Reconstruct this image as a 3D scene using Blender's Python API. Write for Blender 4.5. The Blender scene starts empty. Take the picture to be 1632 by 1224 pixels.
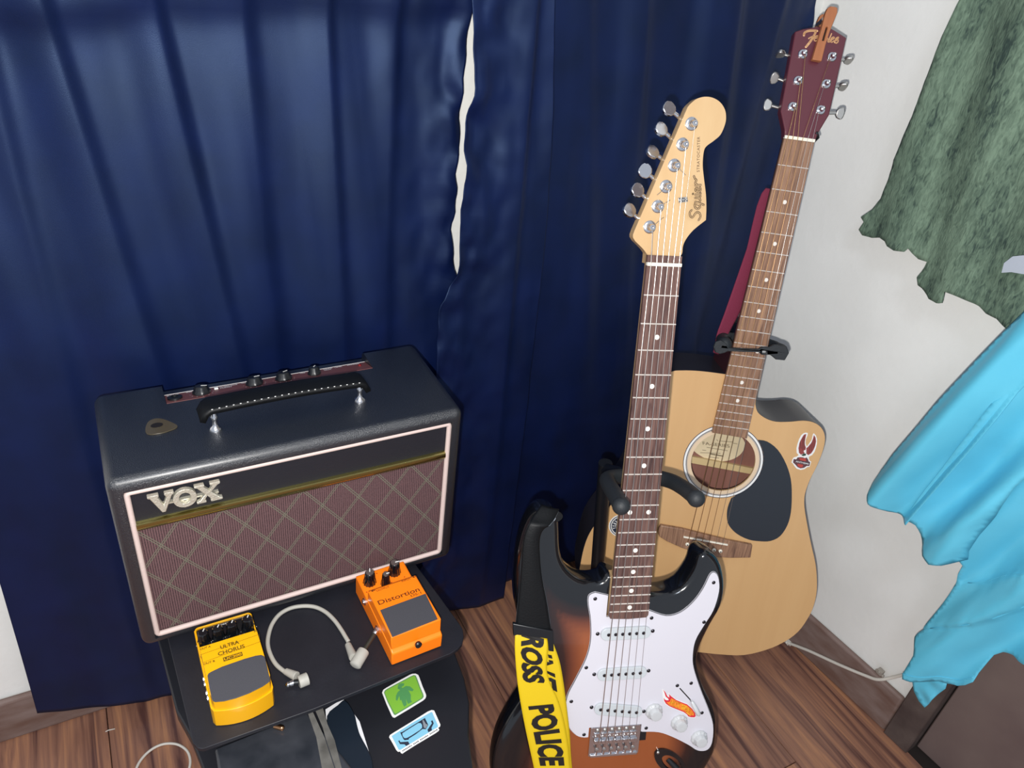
import bpy, bmesh, math, random
import numpy as np
from mathutils import Vector, Matrix, geometry, noise
rnd = random.Random(7)
SC = bpy.context.scene
COL = SC.collection
R = math.radians

# ------------------------------------------------------------------ camera, world, flash
cam = bpy.data.cameras.new('camera')
cam.sensor_width = 36
cam.lens = 26.9822
cam.clip_start = .01
co = bpy.data.objects.new('camera', cam)
COL.objects.link(co)
co.matrix_world = Matrix(((0.880585,0.175148,-0.440334,0.000000),(-0.461282,0.529699,-0.711785,0.000000),(0.108577,0.829905,0.547237,1.250000),(0,0,0,1)))
SC.camera = co
SC.view_settings.view_transform = 'Standard'
SC.view_settings.look = 'None'
SC.view_settings.gamma = 1
SC.view_settings.use_curve_mapping = False
SC.view_settings.exposure = 1.72
world = bpy.data.worlds.new('room_light')
SC.world = world
world.use_nodes = True
world.node_tree.nodes['Background'].inputs[0].default_value = (.80, .88, 1, 1)
world.node_tree.nodes['Background'].inputs[1].default_value = .2
# the phone's flash, beside and a little below its lens
fl = bpy.data.lights.new('phone_flash', 'POINT')
fl.energy = 15.5
fl.color = (1, .97, .93)
fl.shadow_soft_size = .006
fo = bpy.data.objects.new('phone_flash', fl)
COL.objects.link(fo)
fo.location = co.matrix_world @ Vector((-.018, -.034, .004))
# unseen dim lamp added for ambient fill, behind and above the camera
cl = bpy.data.lights.new('fill_lamp', 'AREA')
cl.shape = 'DISK'
cl.size = .45
cl.energy = 3.0
cl.color = (.8, .88, 1)
clo = bpy.data.objects.new('fill_lamp', cl)
COL.objects.link(clo)
clo.location = (-.3, -.7, 2.35)

# ------------------------------------------------------------------ materials
def lin(c):
    return tuple(((v / 255) / 12.92 if v / 255 <= .04045 else ((v / 255 + .055) / 1.055) ** 2.4) for v in c) + (1,)
MATS = {}
def mat(name, rgb, rough=.5, metal=0, spec=.5, noise_s=0, noise_a=0, bump=0, bump_s=200, rgb2=None, sheen=0, coat=0, stretch=None, trans=0, sheen_rgb=None):
    """plain procedural material: colour noise between rgb and rgb2 plus fine bump"""
    if name in MATS:
        return MATS[name]
    m = bpy.data.materials.new(name)
    m.use_nodes = True
    nt = m.node_tree
    p = nt.nodes['Principled BSDF']
    p.inputs['Base Color'].default_value = lin(rgb)
    p.inputs['Roughness'].default_value = rough
    p.inputs['Metallic'].default_value = metal
    p.inputs['Specular IOR Level'].default_value = spec
    p.inputs['Coat Weight'].default_value = coat
    p.inputs['Coat Roughness'].default_value = .08
    p.inputs['Sheen Weight'].default_value = sheen
    p.inputs['Sheen Roughness'].default_value = .4
    if sheen_rgb:
        p.inputs['Sheen Tint'].default_value = lin(sheen_rgb)
    tc = nt.nodes.new('ShaderNodeTexCoord')
    mp = nt.nodes.new('ShaderNodeMapping')
    nt.links.new(tc.outputs['Object'], mp.inputs[0])
    if stretch:
        mp.inputs['Scale'].default_value = stretch
    if rgb2:
        n = nt.nodes.new('ShaderNodeTexNoise')
        n.inputs['Scale'].default_value = noise_s
        n.inputs['Detail'].default_value = 6
        r = nt.nodes.new('ShaderNodeValToRGB')
        r.color_ramp.elements[0].position = .5 - noise_a
        r.color_ramp.elements[1].position = .5 + noise_a
        r.color_ramp.elements[0].color = lin(rgb)
        r.color_ramp.elements[1].color = lin(rgb2)
        nt.links.new(mp.outputs[0], n.inputs['Vector'])
        nt.links.new(n.outputs['Fac'], r.inputs[0])
        nt.links.new(r.outputs[0], p.inputs['Base Color'])
    if bump:
        n = nt.nodes.new('ShaderNodeTexNoise')
        n.inputs['Scale'].default_value = bump_s
        n.inputs['Detail'].default_value = 3
        b = nt.nodes.new('ShaderNodeBump')
        b.inputs['Strength'].default_value = bump
        b.inputs['Distance'].default_value = .002
        nt.links.new(mp.outputs[0], n.inputs['Vector'])
        nt.links.new(n.outputs['Fac'], b.inputs['Height'])
        nt.links.new(b.outputs[0], p.inputs['Normal'])
    MATS[name] = m
    return m

def wood(name, dark, mid, light, scale=(30, 3, 30), rough=.35, coat=0, per_object=False, rings=1.0, bump=.05, axis=None):
    """streaky wood grain running along the object's own Y"""
    m = bpy.data.materials.new(name)
    m.use_nodes = True
    nt = m.node_tree
    p = nt.nodes['Principled BSDF']
    p.inputs['Roughness'].default_value = rough
    p.inputs['Coat Weight'].default_value = coat
    p.inputs['Coat Roughness'].default_value = .1
    tc = nt.nodes.new('ShaderNodeTexCoord')
    mp = nt.nodes.new('ShaderNodeMapping')
    mp.inputs['Scale'].default_value = scale
    src = tc.outputs['Object']
    if per_object:
        oi = nt.nodes.new('ShaderNodeObjectInfo')
        ml = nt.nodes.new('ShaderNodeMath'); ml.operation = 'MULTIPLY'; ml.inputs[1].default_value = 37
        nt.links.new(oi.outputs['Random'], ml.inputs[0])
        cb = nt.nodes.new('ShaderNodeCombineXYZ')
        nt.links.new(ml.outputs[0], cb.inputs[0]); nt.links.new(ml.outputs[0], cb.inputs[1])
        ad = nt.nodes.new('ShaderNodeVectorMath'); ad.operation = 'ADD'
        nt.links.new(src, ad.inputs[0]); nt.links.new(cb.outputs[0], ad.inputs[1])
        src = ad.outputs[0]
    nt.links.new(src, mp.inputs[0])
    n = nt.nodes.new('ShaderNodeTexNoise')
    n.inputs['Scale'].default_value = 1
    n.inputs['Detail'].default_value = 7
    n.inputs['Roughness'].default_value = .62
    n.inputs['Distortion'].default_value = rings
    nt.links.new(mp.outputs[0], n.inputs['Vector'])
    r = nt.nodes.new('ShaderNodeValToRGB')
    e = r.color_ramp.elements
    e[0].position = .34; e[0].color = lin(dark)
    e[1].position = .68; e[1].color = lin(light)
    x = e.new(.5); x.color = lin(mid)
    nt.links.new(n.outputs['Fac'], r.inputs[0])
    nt.links.new(r.outputs[0], p.inputs['Base Color'])
    b = nt.nodes.new('ShaderNodeBump')
    b.inputs['Strength'].default_value = bump
    b.inputs['Distance'].default_value = .001
    nt.links.new(n.outputs['Fac'], b.inputs['Height'])
    nt.links.new(b.outputs[0], p.inputs['Normal'])
    MATS[name] = m
    return m

M_wall = mat('wall_paint', (226, 226, 222), .75, bump=.25, bump_s=90, rgb2=(236, 236, 232), noise_s=6, noise_a=.2)
M_base = mat('dusty_baseboard', (104, 78, 68), .6, rgb2=(130, 112, 106), noise_s=14, noise_a=.2, stretch=(1, 1, 3), bump=.2)
M_case = mat('dark_casing_paint', (62, 50, 48), .6, rgb2=(94, 82, 77), noise_s=18, noise_a=.2, bump=.5, bump_s=60)
M_door = mat('brown_door', (96, 80, 78), .55, rgb2=(112, 97, 92), noise_s=9, noise_a=.25, bump=.15, bump_s=70)
M_floor = wood('laminate', (84, 55, 50), (136, 96, 78), (174, 124, 90), (34, 1.7, 1), .34, 0, True, 1.6)
M_satin = mat('navy_satin', (1, 9, 40), .47, spec=.65, bump=.16, bump_s=1800, rgb2=(6, 19, 62), noise_s=14, noise_a=.3)
M_satin.node_tree.nodes['Principled BSDF'].inputs['Specular Tint'].default_value = (.42, .62, 1, 1)
M_tolex = mat('black_vinyl', (16, 21, 30), .33, spec=.8, bump=.6, bump_s=900)
M_tolex.node_tree.nodes['Principled BSDF'].inputs['Coat Weight'].default_value = .8
M_tolex.node_tree.nodes['Principled BSDF'].inputs['Coat Roughness'].default_value = .34
M_blackp = mat('black_panel', (24, 25, 33), .5, bump=.2, bump_s=900)
M_piping = mat('cream_piping', (204, 184, 178), .6, bump=.1)
M_gold = mat('gold_trim', (172, 164, 104), .2, metal=1)
M_chrome = mat('chrome', (214, 214, 218), .2, metal=1)
M_logo = mat('silver_logo', (226, 222, 206), .42, metal=.75, bump=.5, bump_s=700)
M_fret = mat('fret_wire', (214, 206, 198), .35, metal=.35)
M_nickel = mat('dull_nickel', (196, 194, 190), .4, metal=1)
M_dark = mat('dark_screw', (70, 68, 72), .35, metal=1)
M_black = mat('black_plastic', (18, 20, 24), .35)
M_glossb = mat('gloss_black', (13, 16, 20), .1, coat=.6)
M_rubber = mat('black_foam', (30, 34, 38), .6, bump=.2, bump_s=500)
M_shelf = mat('black_board', (20, 21, 29), .5, rgb2=(27, 28, 36), noise_s=30, noise_a=.25, bump=.08, bump_s=300)
M_tier = mat('black_tier', (20, 21, 27), .42, rgb2=(26, 27, 33), noise_s=12, noise_a=.25)
M_dusty = mat('dusty_black_plastic', (19, 24, 31), .3, rgb2=(60, 62, 68), noise_s=26, noise_a=.28, stretch=(1, 1, 1))
M_greyst = mat('worn_grey', (110, 108, 104), .7, rgb2=(70, 68, 64), noise_s=40, noise_a=.2)
M_paper = mat('white_paper', (222, 222, 226), .7)
M_yellow = mat('yellow_enamel', (234, 170, 4), .32, coat=.25)
M_orange = mat('orange_enamel', (255, 128, 14), .38, bump=.05, bump_s=1500)
M_pad = mat('grey_rubber_pad', (66, 66, 72), .65, bump=.2, bump_s=1200)
M_ink = mat('black_print', (24, 20, 18), .5)
M_oink = mat('brown_print', (96, 44, 8), .5)
M_yink = mat('olive_print', (92, 70, 6), .5)
M_white = mat('white_print', (226, 226, 224), .5)
M_cable = mat('grey_cable', (168, 166, 158), .55)
M_cablew = mat('white_cable', (206, 200, 190), .55)
M_pgw = mat('white_guard', (206, 204, 212), .28)
M_pickw = mat('white_pickup', (190, 196, 200), .3)
M_knobw = mat('white_knob', (190, 192, 194), .3)
M_maple = mat('maple', (186, 152, 108), .32, coat=.25, rgb2=(196, 166, 124), noise_s=14, noise_a=.25, stretch=(3, .6, 3))
M_rose = wood('rosewood', (56, 38, 37), (92, 66, 60), (116, 88, 78), (260, 14, 60), .4)
M_walnut = wood('walnut', (96, 68, 54), (136, 102, 80), (160, 124, 98), (230, 12, 60), .45)
M_spruce = mat('spruce_top', (208, 168, 118), .3, coat=.2, rgb2=(196, 154, 104), noise_s=1.0, noise_a=.3, stretch=(26, 1.2, 10))
M_maroon = mat('maroon_headstock', (92, 42, 52), .35, coat=.2)
M_strapr = mat('maroon_webbing', (120, 34, 62), .8, bump=.5, bump_s=1200)
M_ablack = mat('satin_black_side', (44, 42, 46), .35)
M_mahog = mat('inner_mahogany', (150, 104, 92), .6, rgb2=(128, 84, 72), noise_s=3, noise_a=.25, stretch=(18, 1, 1))
M_bone = mat('bone', (232, 226, 210), .4)
M_pearl = mat('pearl_dot', (226, 220, 212), .3)
M_steel = mat('string_steel', (205, 200, 195), .3, metal=1)
M_bronze = mat('string_bronze', (190, 150, 110), .35, metal=1)
M_leather = mat('black_leather', (5, 7, 10), .55, spec=.3, bump=.15, bump_s=400)
M_ltedge = mat('leather_edge', (88, 94, 100), .5)
M_tape = mat('yellow_ribbon', (214, 182, 20), .45, bump=.1, bump_s=900)
M_pin = mat('clip_wood', (176, 112, 72), .5, rgb2=(158, 96, 60), noise_s=3, noise_a=.3, stretch=(40, 4, 4))
M_cyan = mat('cyan_satin', (88, 184, 214), .38, spec=.5, rgb2=(98, 194, 222), noise_s=10, noise_a=.3, bump=.06, bump_s=700)
M_tort = mat('tortoise_pick', (70, 62, 46), .25, coat=.5)
M_brass = mat('brass', (200, 150, 110), .3, metal=1)

def knit_mat():
    m = bpy.data.materials.new('green_knit')
    m.use_nodes = True
    nt = m.node_tree
    p = nt.nodes['Principled BSDF']
    p.inputs['Roughness'].default_value = .9
    tc = nt.nodes.new('ShaderNodeTexCoord')
    mp = nt.nodes.new('ShaderNodeMapping')
    mp.inputs['Rotation'].default_value = (R(12), 0, 0)
    mp.inputs['Scale'].default_value = (1, 1, .3)
    nt.links.new(tc.outputs['Object'], mp.inputs[0])
    a = nt.nodes.new('ShaderNodeTexNoise'); a.inputs['Scale'].default_value = 240; a.inputs['Detail'].default_value = 5; a.inputs['Distortion'].default_value = 1.0
    v = nt.nodes.new('ShaderNodeTexNoise'); v.inputs['Scale'].default_value = 40; v.inputs['Detail'].default_value = 4
    nt.links.new(mp.outputs[0], a.inputs['Vector']); nt.links.new(mp.outputs[0], v.inputs['Vector'])
    mx = nt.nodes.new('ShaderNodeMath'); mx.operation = 'MULTIPLY_ADD'; mx.inputs[1].default_value = .5
    ml = nt.nodes.new('ShaderNodeMath'); ml.operation = 'MULTIPLY'; ml.inputs[1].default_value = .5
    nt.links.new(v.outputs['Fac'], ml.inputs[0])
    nt.links.new(a.outputs['Fac'], mx.inputs[0]); nt.links.new(ml.outputs[0], mx.inputs[2])
    r = nt.nodes.new('ShaderNodeValToRGB')
    e = r.color_ramp.elements
    e[0].position = .36; e[0].color = lin((46, 64, 58))
    e[1].position = .62; e[1].color = lin((112, 134, 114))
    x = e.new(.46); x.color = lin((84, 104, 88))
    nt.links.new(mx.outputs[0], r.inputs[0]); nt.links.new(r.outputs[0], p.inputs['Base Color'])
    b = nt.nodes.new('ShaderNodeBump'); b.inputs['Strength'].default_value = .8; b.inputs['Distance'].default_value = .003
    nt.links.new(mx.outputs[0], b.inputs['Height']); nt.links.new(b.outputs[0], p.inputs['Normal'])
    return m
M_knit = knit_mat()

def burst_mat():
    m = bpy.data.materials.new('sunburst')
    m.use_nodes = True
    nt = m.node_tree
    p = nt.nodes['Principled BSDF']
    p.inputs['Roughness'].default_value = .16
    p.inputs['Coat Weight'].default_value = .5
    a = nt.nodes.new('ShaderNodeAttribute'); a.attribute_name = 'burst'
    r = nt.nodes.new('ShaderNodeValToRGB')
    e = r.color_ramp.elements
    e[0].position = .34; e[0].color = lin((13, 14, 18))
    e[1].position = .82; e[1].color = lin((142, 76, 40))
    x = e.new(.5); x.color = lin((44, 22, 18))
    y = e.new(.62); y.color = lin((100, 50, 30))
    nt.links.new(a.outputs['Fac'], r.inputs[0]); nt.links.new(r.outputs[0], p.inputs['Base Color'])
    return m
M_burst = burst_mat()

def grille_mat():
    m = bpy.data.materials.new('diamond_grille_cloth')
    m.use_nodes = True
    nt = m.node_tree
    N = nt.nodes.new; L = nt.links.new
    p = nt.nodes['Principled BSDF']
    p.inputs['Roughness'].default_value = .85
    tc = N('ShaderNodeTexCoord'); sp = N('ShaderNodeSeparateXYZ'); L(tc.outputs['Object'], sp.inputs[0])
    def M(op, a, b=None, c=None):
        n = N('ShaderNodeMath'); n.operation = op
        for i, v in enumerate((a, b, c)):
            if v is None: continue
            if isinstance(v, (int, float)): n.inputs[i].default_value = v
            else: L(v, n.inputs[i])
        return n.outputs[0]
    u0 = M('MULTIPLY_ADD', sp.outputs[0], 1 / .0462, -.0637 / .0462)
    w0 = M('MULTIPLY_ADD', sp.outputs[2], 1 / .0642, -.1852 / .0642)
    lines = None
    for sgn in (1, -1):
        t = M('MULTIPLY_ADD', w0, sgn, u0)
        t = M('FRACT', M('ADD', t, 100.5))
        d = M('MULTIPLY', M('ABSOLUTE', M('SUBTRACT', t, .5)), .0375)
        d2 = M('ABSOLUTE', M('SUBTRACT', d, .0012))
        l = M('LESS_THAN', d2, .0004)
        lines = l if lines is None else M('MAXIMUM', lines, l)
    rib = M('SINE', M('MULTIPLY', sp.outputs[0], 2 * math.pi / .0026))
    rib = M('MULTIPLY_ADD', rib, .5, .5)
    nz = N('ShaderNodeTexNoise'); nz.inputs['Scale'].default_value = 900; L(tc.outputs['Object'], nz.inputs['Vector'])
    rib = M('MULTIPLY_ADD', nz.outputs['Fac'], .9, M('MULTIPLY', rib, .55))
    r = N('ShaderNodeValToRGB'); e = r.color_ramp.elements
    e[0].position = .35; e[0].color = lin((40, 22, 27)); e[1].position = .95; e[1].color = lin((104, 76, 78))
    L(rib, r.inputs[0])
    mx = N('ShaderNodeMix'); mx.data_type = 'RGBA'
    L(lines, mx.inputs['Factor']); L(r.outputs[0], mx.inputs['A']); mx.inputs['B'].default_value = lin((104, 108, 90))
    L(mx.outputs['Result'], p.inputs['Base Color'])
    b = N('ShaderNodeBump'); b.inputs['Strength'].default_value = .6; b.inputs['Distance'].default_value = .0006
    L(M('ADD', rib, lines), b.inputs['Height']); L(b.outputs[0], p.inputs['Normal'])
    return m
M_grille = grille_mat()

# ------------------------------------------------------------------ geometry helpers
class G:
    def __init__(s):
        s.v = []; s.f = []
    def add(s, vs, fs, T=None):
        n = len(s.v)
        s.v += [(T @ Vector(v)) if T is not None else Vector(v) for v in vs]
        s.f += [tuple(i + n for i in f) for f in fs]
        return s
    def box(s, x0, x1, y0, y1, z0, z1, T=None):
        return s.add([(x, y, z) for z in (z0, z1) for y in (y0, y1) for x in (x0, x1)],
                     [(0, 2, 3, 1), (4, 5, 7, 6), (0, 1, 5, 4), (1, 3, 7, 5), (3, 2, 6, 7), (2, 0, 4, 6)], T)
    def prism(s, out, z0, z1, holes=(), T=None, slab=True):
        loops = [list(out)] + [list(h) for h in holes]
        tris = geometry.tessellate_polygon([[Vector((p[0], p[1], 0)) for p in l] for l in loops])
        pts = [p for l in loops for p in l]
        n = len(pts)
        vs = [(p[0], p[1], z0) for p in pts] + [(p[0], p[1], z1) for p in pts]
        fs = [tuple(t) for t in tris] + [tuple(i + n for i in reversed(t)) for t in tris]
        k = 0
        for l in loops:
            m = len(l)
            for i in range(m):
                a, b = k + i, k + (i + 1) % m
                fs.append((a, b, b + n, a + n))
            k += m
        return s.add(vs, fs, T)
    def tube(s, path, r, n=10, closed=False, caps=True, T=None):
        P = [Vector(p) for p in path]; m = len(P)
        rr = r if isinstance(r, (list, tuple)) else [r] * m
        up = None; vs = []; fs = []
        for i in range(m):
            if closed: d = P[(i + 1) % m] - P[i - 1]
            else: d = P[min(i + 1, m - 1)] - P[max(i - 1, 0)]
            d = d.normalized() if d.length > 1e-9 else Vector((0, 0, 1))
            if up is None:
                up = d.orthogonal().normalized()
            up = (up - d * up.dot(d))
            up = up.normalized() if up.length > 1e-6 else d.orthogonal().normalized()
            sd = d.cross(up)
            for j in range(n):
                a = 2 * math.pi * j / n
                vs.append(P[i] + (up * math.cos(a) + sd * math.sin(a)) * rr[i])
        for i in range(m if closed else m - 1):
            for j in range(n):
                a = i * n + j; b = i * n + (j + 1) % n; i2 = (i + 1) % m
                fs.append((a, b, i2 * n + (j + 1) % n, i2 * n + j))
        if caps and not closed:
            fs.append(tuple(reversed(range(n)))); fs.append(tuple(range((m - 1) * n, m * n)))
        return s.add(vs, fs, T)
    def lathe(s, prof, n=24, T=None, ripple=0, nr=12):
        vs = []; fs = []; m = len(prof)
        for (r, z) in prof:
            for j in range(n):
                a = 2 * math.pi * j / n
                q = r * (1 + ripple * math.cos(nr * a))
                vs.append((q * math.cos(a), q * math.sin(a), z))
        for i in range(m - 1):
            for j in range(n):
                fs.append((i * n + j, i * n + (j + 1) % n, (i + 1) * n + (j + 1) % n, (i + 1) * n + j))
        fs.append(tuple(reversed(range(n)))); fs.append(tuple(range((m - 1) * n, m * n)))
        return s.add(vs, fs, T)
    def ball(s, c, r, n=14, m=9):
        r = r if isinstance(r, (list, tuple)) else (r, r, r)
        vs = []; fs = []
        for i in range(m + 1):
            t = math.pi * (i + .001) / (m + .002)
            for j in range(n):
                a = 2 * math.pi * j / n
                vs.append((c[0] + r[0] * math.sin(t) * math.cos(a), c[1] + r[1] * math.sin(t) * math.sin(a), c[2] + r[2] * math.cos(t)))
        for i in range(m):
            for j in range(n):
                fs.append((i * n + j, (i + 1) * n + j, (i + 1) * n + (j + 1) % n, i * n + (j + 1) % n))
        return s.add(vs, fs)
    def grid(s, fn, nu, nv, T=None):
        vs = [fn(i / nu, j / nv) for j in range(nv + 1) for i in range(nu + 1)]
        w = nu + 1
        fs = [(j * w + i, j * w + i + 1, (j + 1) * w + i + 1, (j + 1) * w + i) for j in range(nv) for i in range(nu)]
        return s.add(vs, fs, T)
    def build(s, name, m, parent=None, smooth=0, bevel=0, seg=2, solid=0, label=None):
        me = bpy.data.meshes.new(name)
        me.from_pydata([tuple(v) for v in s.v], [], s.f)
        bm = bmesh.new(); bm.from_mesh(me)
        if not solid:
            bmesh.ops.recalc_face_normals(bm, faces=bm.faces)
        bm.to_mesh(me); bm.free()
        me.materials.append(m)
        if smooth:
            me.polygons.foreach_set('use_smooth', [True] * len(me.polygons))
            if smooth < 180:
                me.set_sharp_from_angle(angle=R(smooth))
        o = bpy.data.objects.new(name, me)
        COL.objects.link(o)
        if parent: o.parent = parent
        if bevel:
            b = o.modifiers.new('bevel', 'BEVEL'); b.width = bevel; b.segments = seg; b.limit_method = 'ANGLE'; b.angle_limit = R(40)
            b.harden_normals = False
            me.polygons.foreach_set('use_smooth', [True] * len(me.polygons))
            me.set_sharp_from_angle(angle=R(35))
        if solid:
            q = o.modifiers.new('thick', 'SOLIDIFY'); q.thickness = solid; q.offset = 0
        if label: o['label'] = label
        return o

def tag(o, label, cat, group=None, kind=None):
    o['label'] = label; o['category'] = cat
    if group: o['group'] = group
    if kind: o['kind'] = kind
    return o
def struct(o, label=None):
    o['kind'] = 'structure'
    if label: o['label'] = label
    return o
def thing(name, label, cat, loc=(0, 0, 0), Mx=None, group=None, rz=0):
    e = bpy.data.objects.new(name, None)
    e.empty_display_size = .05
    COL.objects.link(e)
    if Mx is not None: e.matrix_world = Mx
    else:
        e.location = loc; e.rotation_euler = (0, 0, rz)
    return tag(e, label, cat, group)
def base_origin(o):
    """move a one-mesh thing's origin to the middle of its base"""
    me = o.data
    a = np.array([v.co[:] for v in me.vertices])
    c = Vector(((a[:, 0].min() + a[:, 0].max()) / 2, (a[:, 1].min() + a[:, 1].max()) / 2, a[:, 2].min()))
    me.transform(Matrix.Translation(-c)); o.location = c
    return o
def dup(o, loc=None, rz=None, parent=None):
    c = o.copy(); COL.objects.link(c)
    if parent: c.parent = parent
    if loc is not None: c.location = loc
    if rz is not None: c.rotation_euler = (0, 0, rz)
    return c
def spline(pts, n=6, closed=False):
    P = [Vector(p) for p in pts]; m = len(P); out = []
    for i in range(m if closed else m - 1):
        if closed: a, b, c, d = P[i - 1], P[i], P[(i + 1) % m], P[(i + 2) % m]
        else: a, b, c, d = P[max(i - 1, 0)], P[i], P[i + 1], P[min(i + 2, m - 1)]
        for k in range(n):
            t = k / n
            out.append(.5 * ((2 * b) + (c - a) * t + (2 * a - 5 * b + 4 * c - d) * t * t + (3 * b - a - 3 * c + d) * t ** 3))
    if not closed: out.append(P[-1])
    return out
def sm2(pts, n=5, closed=True):
    return [(p[0], p[1]) for p in spline([(a[0], a[1], 0) for a in pts], n, closed)]
def area(pts):
    return sum(pts[i - 1][0] * pts[i][1] - pts[i][0] * pts[i - 1][1] for i in range(len(pts))) / 2
def offset(pts, d):
    """move a closed outline outwards by d"""
    s = 1 if area(pts) > 0 else -1
    out = []; m = len(pts)
    for i in range(m):
        a, b, c = Vector(pts[i - 1][:2]), Vector(pts[i][:2]), Vector(pts[(i + 1) % m][:2])
        n1 = (b - a); n2 = (c - b)
        n1 = Vector((n1.y, -n1.x)); n2 = Vector((n2.y, -n2.x))
        n = (n1.normalized() if n1.length > 1e-9 else n1) + (n2.normalized() if n2.length > 1e-9 else n2)
        n = n.normalized() if n.length > 1e-6 else Vector((0, 0))
        out.append((b.x + s * d * n.x, b.y + s * d * n.y))
    return out
def circle(cx, cy, r, n=32, ry=None, rot=0):
    ry = ry or r
    return [(cx + r * math.cos(2 * math.pi * i / n) * math.cos(rot) - ry * math.sin(2 * math.pi * i / n) * math.sin(rot),
             cy + r * math.cos(2 * math.pi * i / n) * math.sin(rot) + ry * math.sin(2 * math.pi * i / n) * math.cos(rot)) for i in range(n)]
def rrect(x0, x1, y0, y1, r, n=5):
    o = []
    for cx, cy, a in ((x1 - r, y1 - r, 0), (x0 + r, y1 - r, 90), (x0 + r, y0 + r, 180), (x1 - r, y0 + r, 270)):
        for i in range(n + 1):
            t = R(a + 90 * i / n); o.append((cx + r * math.cos(t), cy + r * math.sin(t)))
    return o
def axes(o, x, y, z=None):
    """matrix with given origin and x, y directions"""
    x = Vector(x).normalized(); y = Vector(y); y = (y - x * y.dot(x)).normalized()
    z = x.cross(y) if z is None else Vector(z)
    m = Matrix((x, y, z)).transposed().to_4x4(); m.translation = Vector(o)
    return m
def zto(o, d):
    """matrix whose z axis points along d"""
    return Matrix.Translation(Vector(o)) @ Vector(d).to_track_quat('Z', 'Y').to_matrix().to_4x4()
def stroke(g, pts, w, z, T=None, sm=4, n=8):
    P = sm2(pts, sm, False) if sm else [(p[0], p[1]) for p in pts]
    for i in range(len(P) - 1):
        a, b = Vector(P[i]), Vector(P[i + 1]); d = b - a
        if d.length < 1e-8: continue
        q = Vector((-d.y, d.x)).normalized() * w / 2
        g.add([(a.x + q.x, a.y + q.y, z), (a.x - q.x, a.y - q.y, z), (b.x - q.x, b.y - q.y, z), (b.x + q.x, b.y + q.y, z)], [(0, 1, 2, 3)], T)
    for p in P:
        g.add([(x, y, z) for x, y in circle(p[0], p[1], w / 2, n)], [tuple(range(n))], T)
def text_pts(s, bold=0, shear=0, space=1):
    """outlines of a word as flat faces, scaled into 0..1 x 0..1, and its width / height"""
    cu = bpy.data.curves.new('t', 'FONT')
    cu.body = s; cu.size = 1; cu.offset = bold; cu.shear = shear; cu.space_character = space; cu.resolution_u = 3
    ob = bpy.data.objects.new('t', cu); COL.objects.link(ob)
    dg = bpy.context.evaluated_depsgraph_get()
    me = bpy.data.meshes.new_from_object(ob.evaluated_get(dg))
    vs = [v.co.copy() for v in me.vertices]; fs = [tuple(p.vertices) for p in me.polygons]
    bpy.data.objects.remove(ob); bpy.data.curves.remove(cu); bpy.data.meshes.remove(me)
    x0 = min(v.x for v in vs); x1 = max(v.x for v in vs); y0 = min(v.y for v in vs); y1 = max(v.y for v in vs)
    return [((v.x - x0) / (x1 - x0), (v.y - y0) / (y1 - y0)) for v in vs], fs, (x1 - x0) / (y1 - y0)
def text_on(g, s, fn, **k):
    vs, fs, asp = text_pts(s, **k)
    g.add([fn(u, v) for u, v in vs], fs)
    return g
def text_flat(g, s, o, ux, uy, w, h, **k):
    o = Vector(o); ux = Vector(ux); uy = Vector(uy)
    return text_on(g, s, lambda u, v: o + ux * (u * w) + uy * (v * h), **k)
def lerp_at(tab, z):
    """tab: list of (x, z) sorted either way -> x at z"""
    t = sorted((b, a) for a, b in tab)
    if z <= t[0][0]: return t[0][1]
    for (z0, x0), (z1, x1) in zip(t, t[1:]):
        if z <= z1: return x0 + (x1 - x0) * (z - z0) / (z1 - z0 + 1e-9)
    return t[-1][1]
# ------------------------------------------------------------------ the setting
WY = .967                                   # face of the back wall
CX = 1.124 + (.554 - WY) * .092             # the corner with the right wall
MW = axes((CX, WY, 0), (.092, -1, 0), (1, .092, 0), (0, 0, 1))   # along the right wall, into it, up
struct(G().box(-1.5, CX + .15, WY, WY + .1, 0, 2.4).build('wall_back', M_wall))
g = G()
g.box(0, .6116, 0, .1, 0, 2.4, MW); g.box(.6116, 1.50, 0, .1, 2.03, 2.4, MW); g.box(1.50, 2.2, 0, .1, 0, 2.4, MW)
struct(g.build('wall_right', M_wall))
fl_ = struct(G().box(-1.5, 1.5, -1.2, WY + .1, -.04, -.009).build('floor', mat('subfloor', (30, 20, 16), .8)))
pw, pl_ = .2117, 1.21
me0 = None
for k in range(-7, 6):
    x = -.13 + k * pw
    for j in range(-1, 3):
        y1 = WY + .09 - (((k * 5) % 7) / 7) * pl_ + pl_ * .3 - j * pl_
        ya, yb = max(y1 - pl_, -1.2), min(y1, WY + .09)
        if yb - ya < .03 or x > 1.35: continue
        g = G().box(-pw / 2 + .0004, pw / 2 - .0004, -(yb - ya) / 2 + .0004, (yb - ya) / 2 - .0004, -.009, 0)
        o = g.build('floor_plank', M_floor, fl_, bevel=.0007, seg=1)
        o.location = (x + pw / 2, (ya + yb) / 2, 0)
struct(G().box(-1.5, CX, WY - .012, WY, 0, .095).build('baseboard_back', M_base, bevel=.006, seg=3))
struct(G().box(.012, .6116, -.012, 0, 0, .097, MW).build('baseboard_right', M_base, bevel=.006, seg=3))
tr = struct(G().box(.6116, .660, -.014, .1, 0, 2.03, MW).box(1.45, 1.50, -.014, .1, 0, 2.08, MW).box(.6116, 1.45, -.014, .1, 2.03, 2.08, MW).build('trim_1', M_case, bevel=.002),
            'dark painted wooden door casing')
dr = struct(G().box(.662, 1.448, .013, .053, .006, 2.028, MW).build('door_1', M_door, bevel=.002), 'brown door beside the wall corner')
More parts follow.
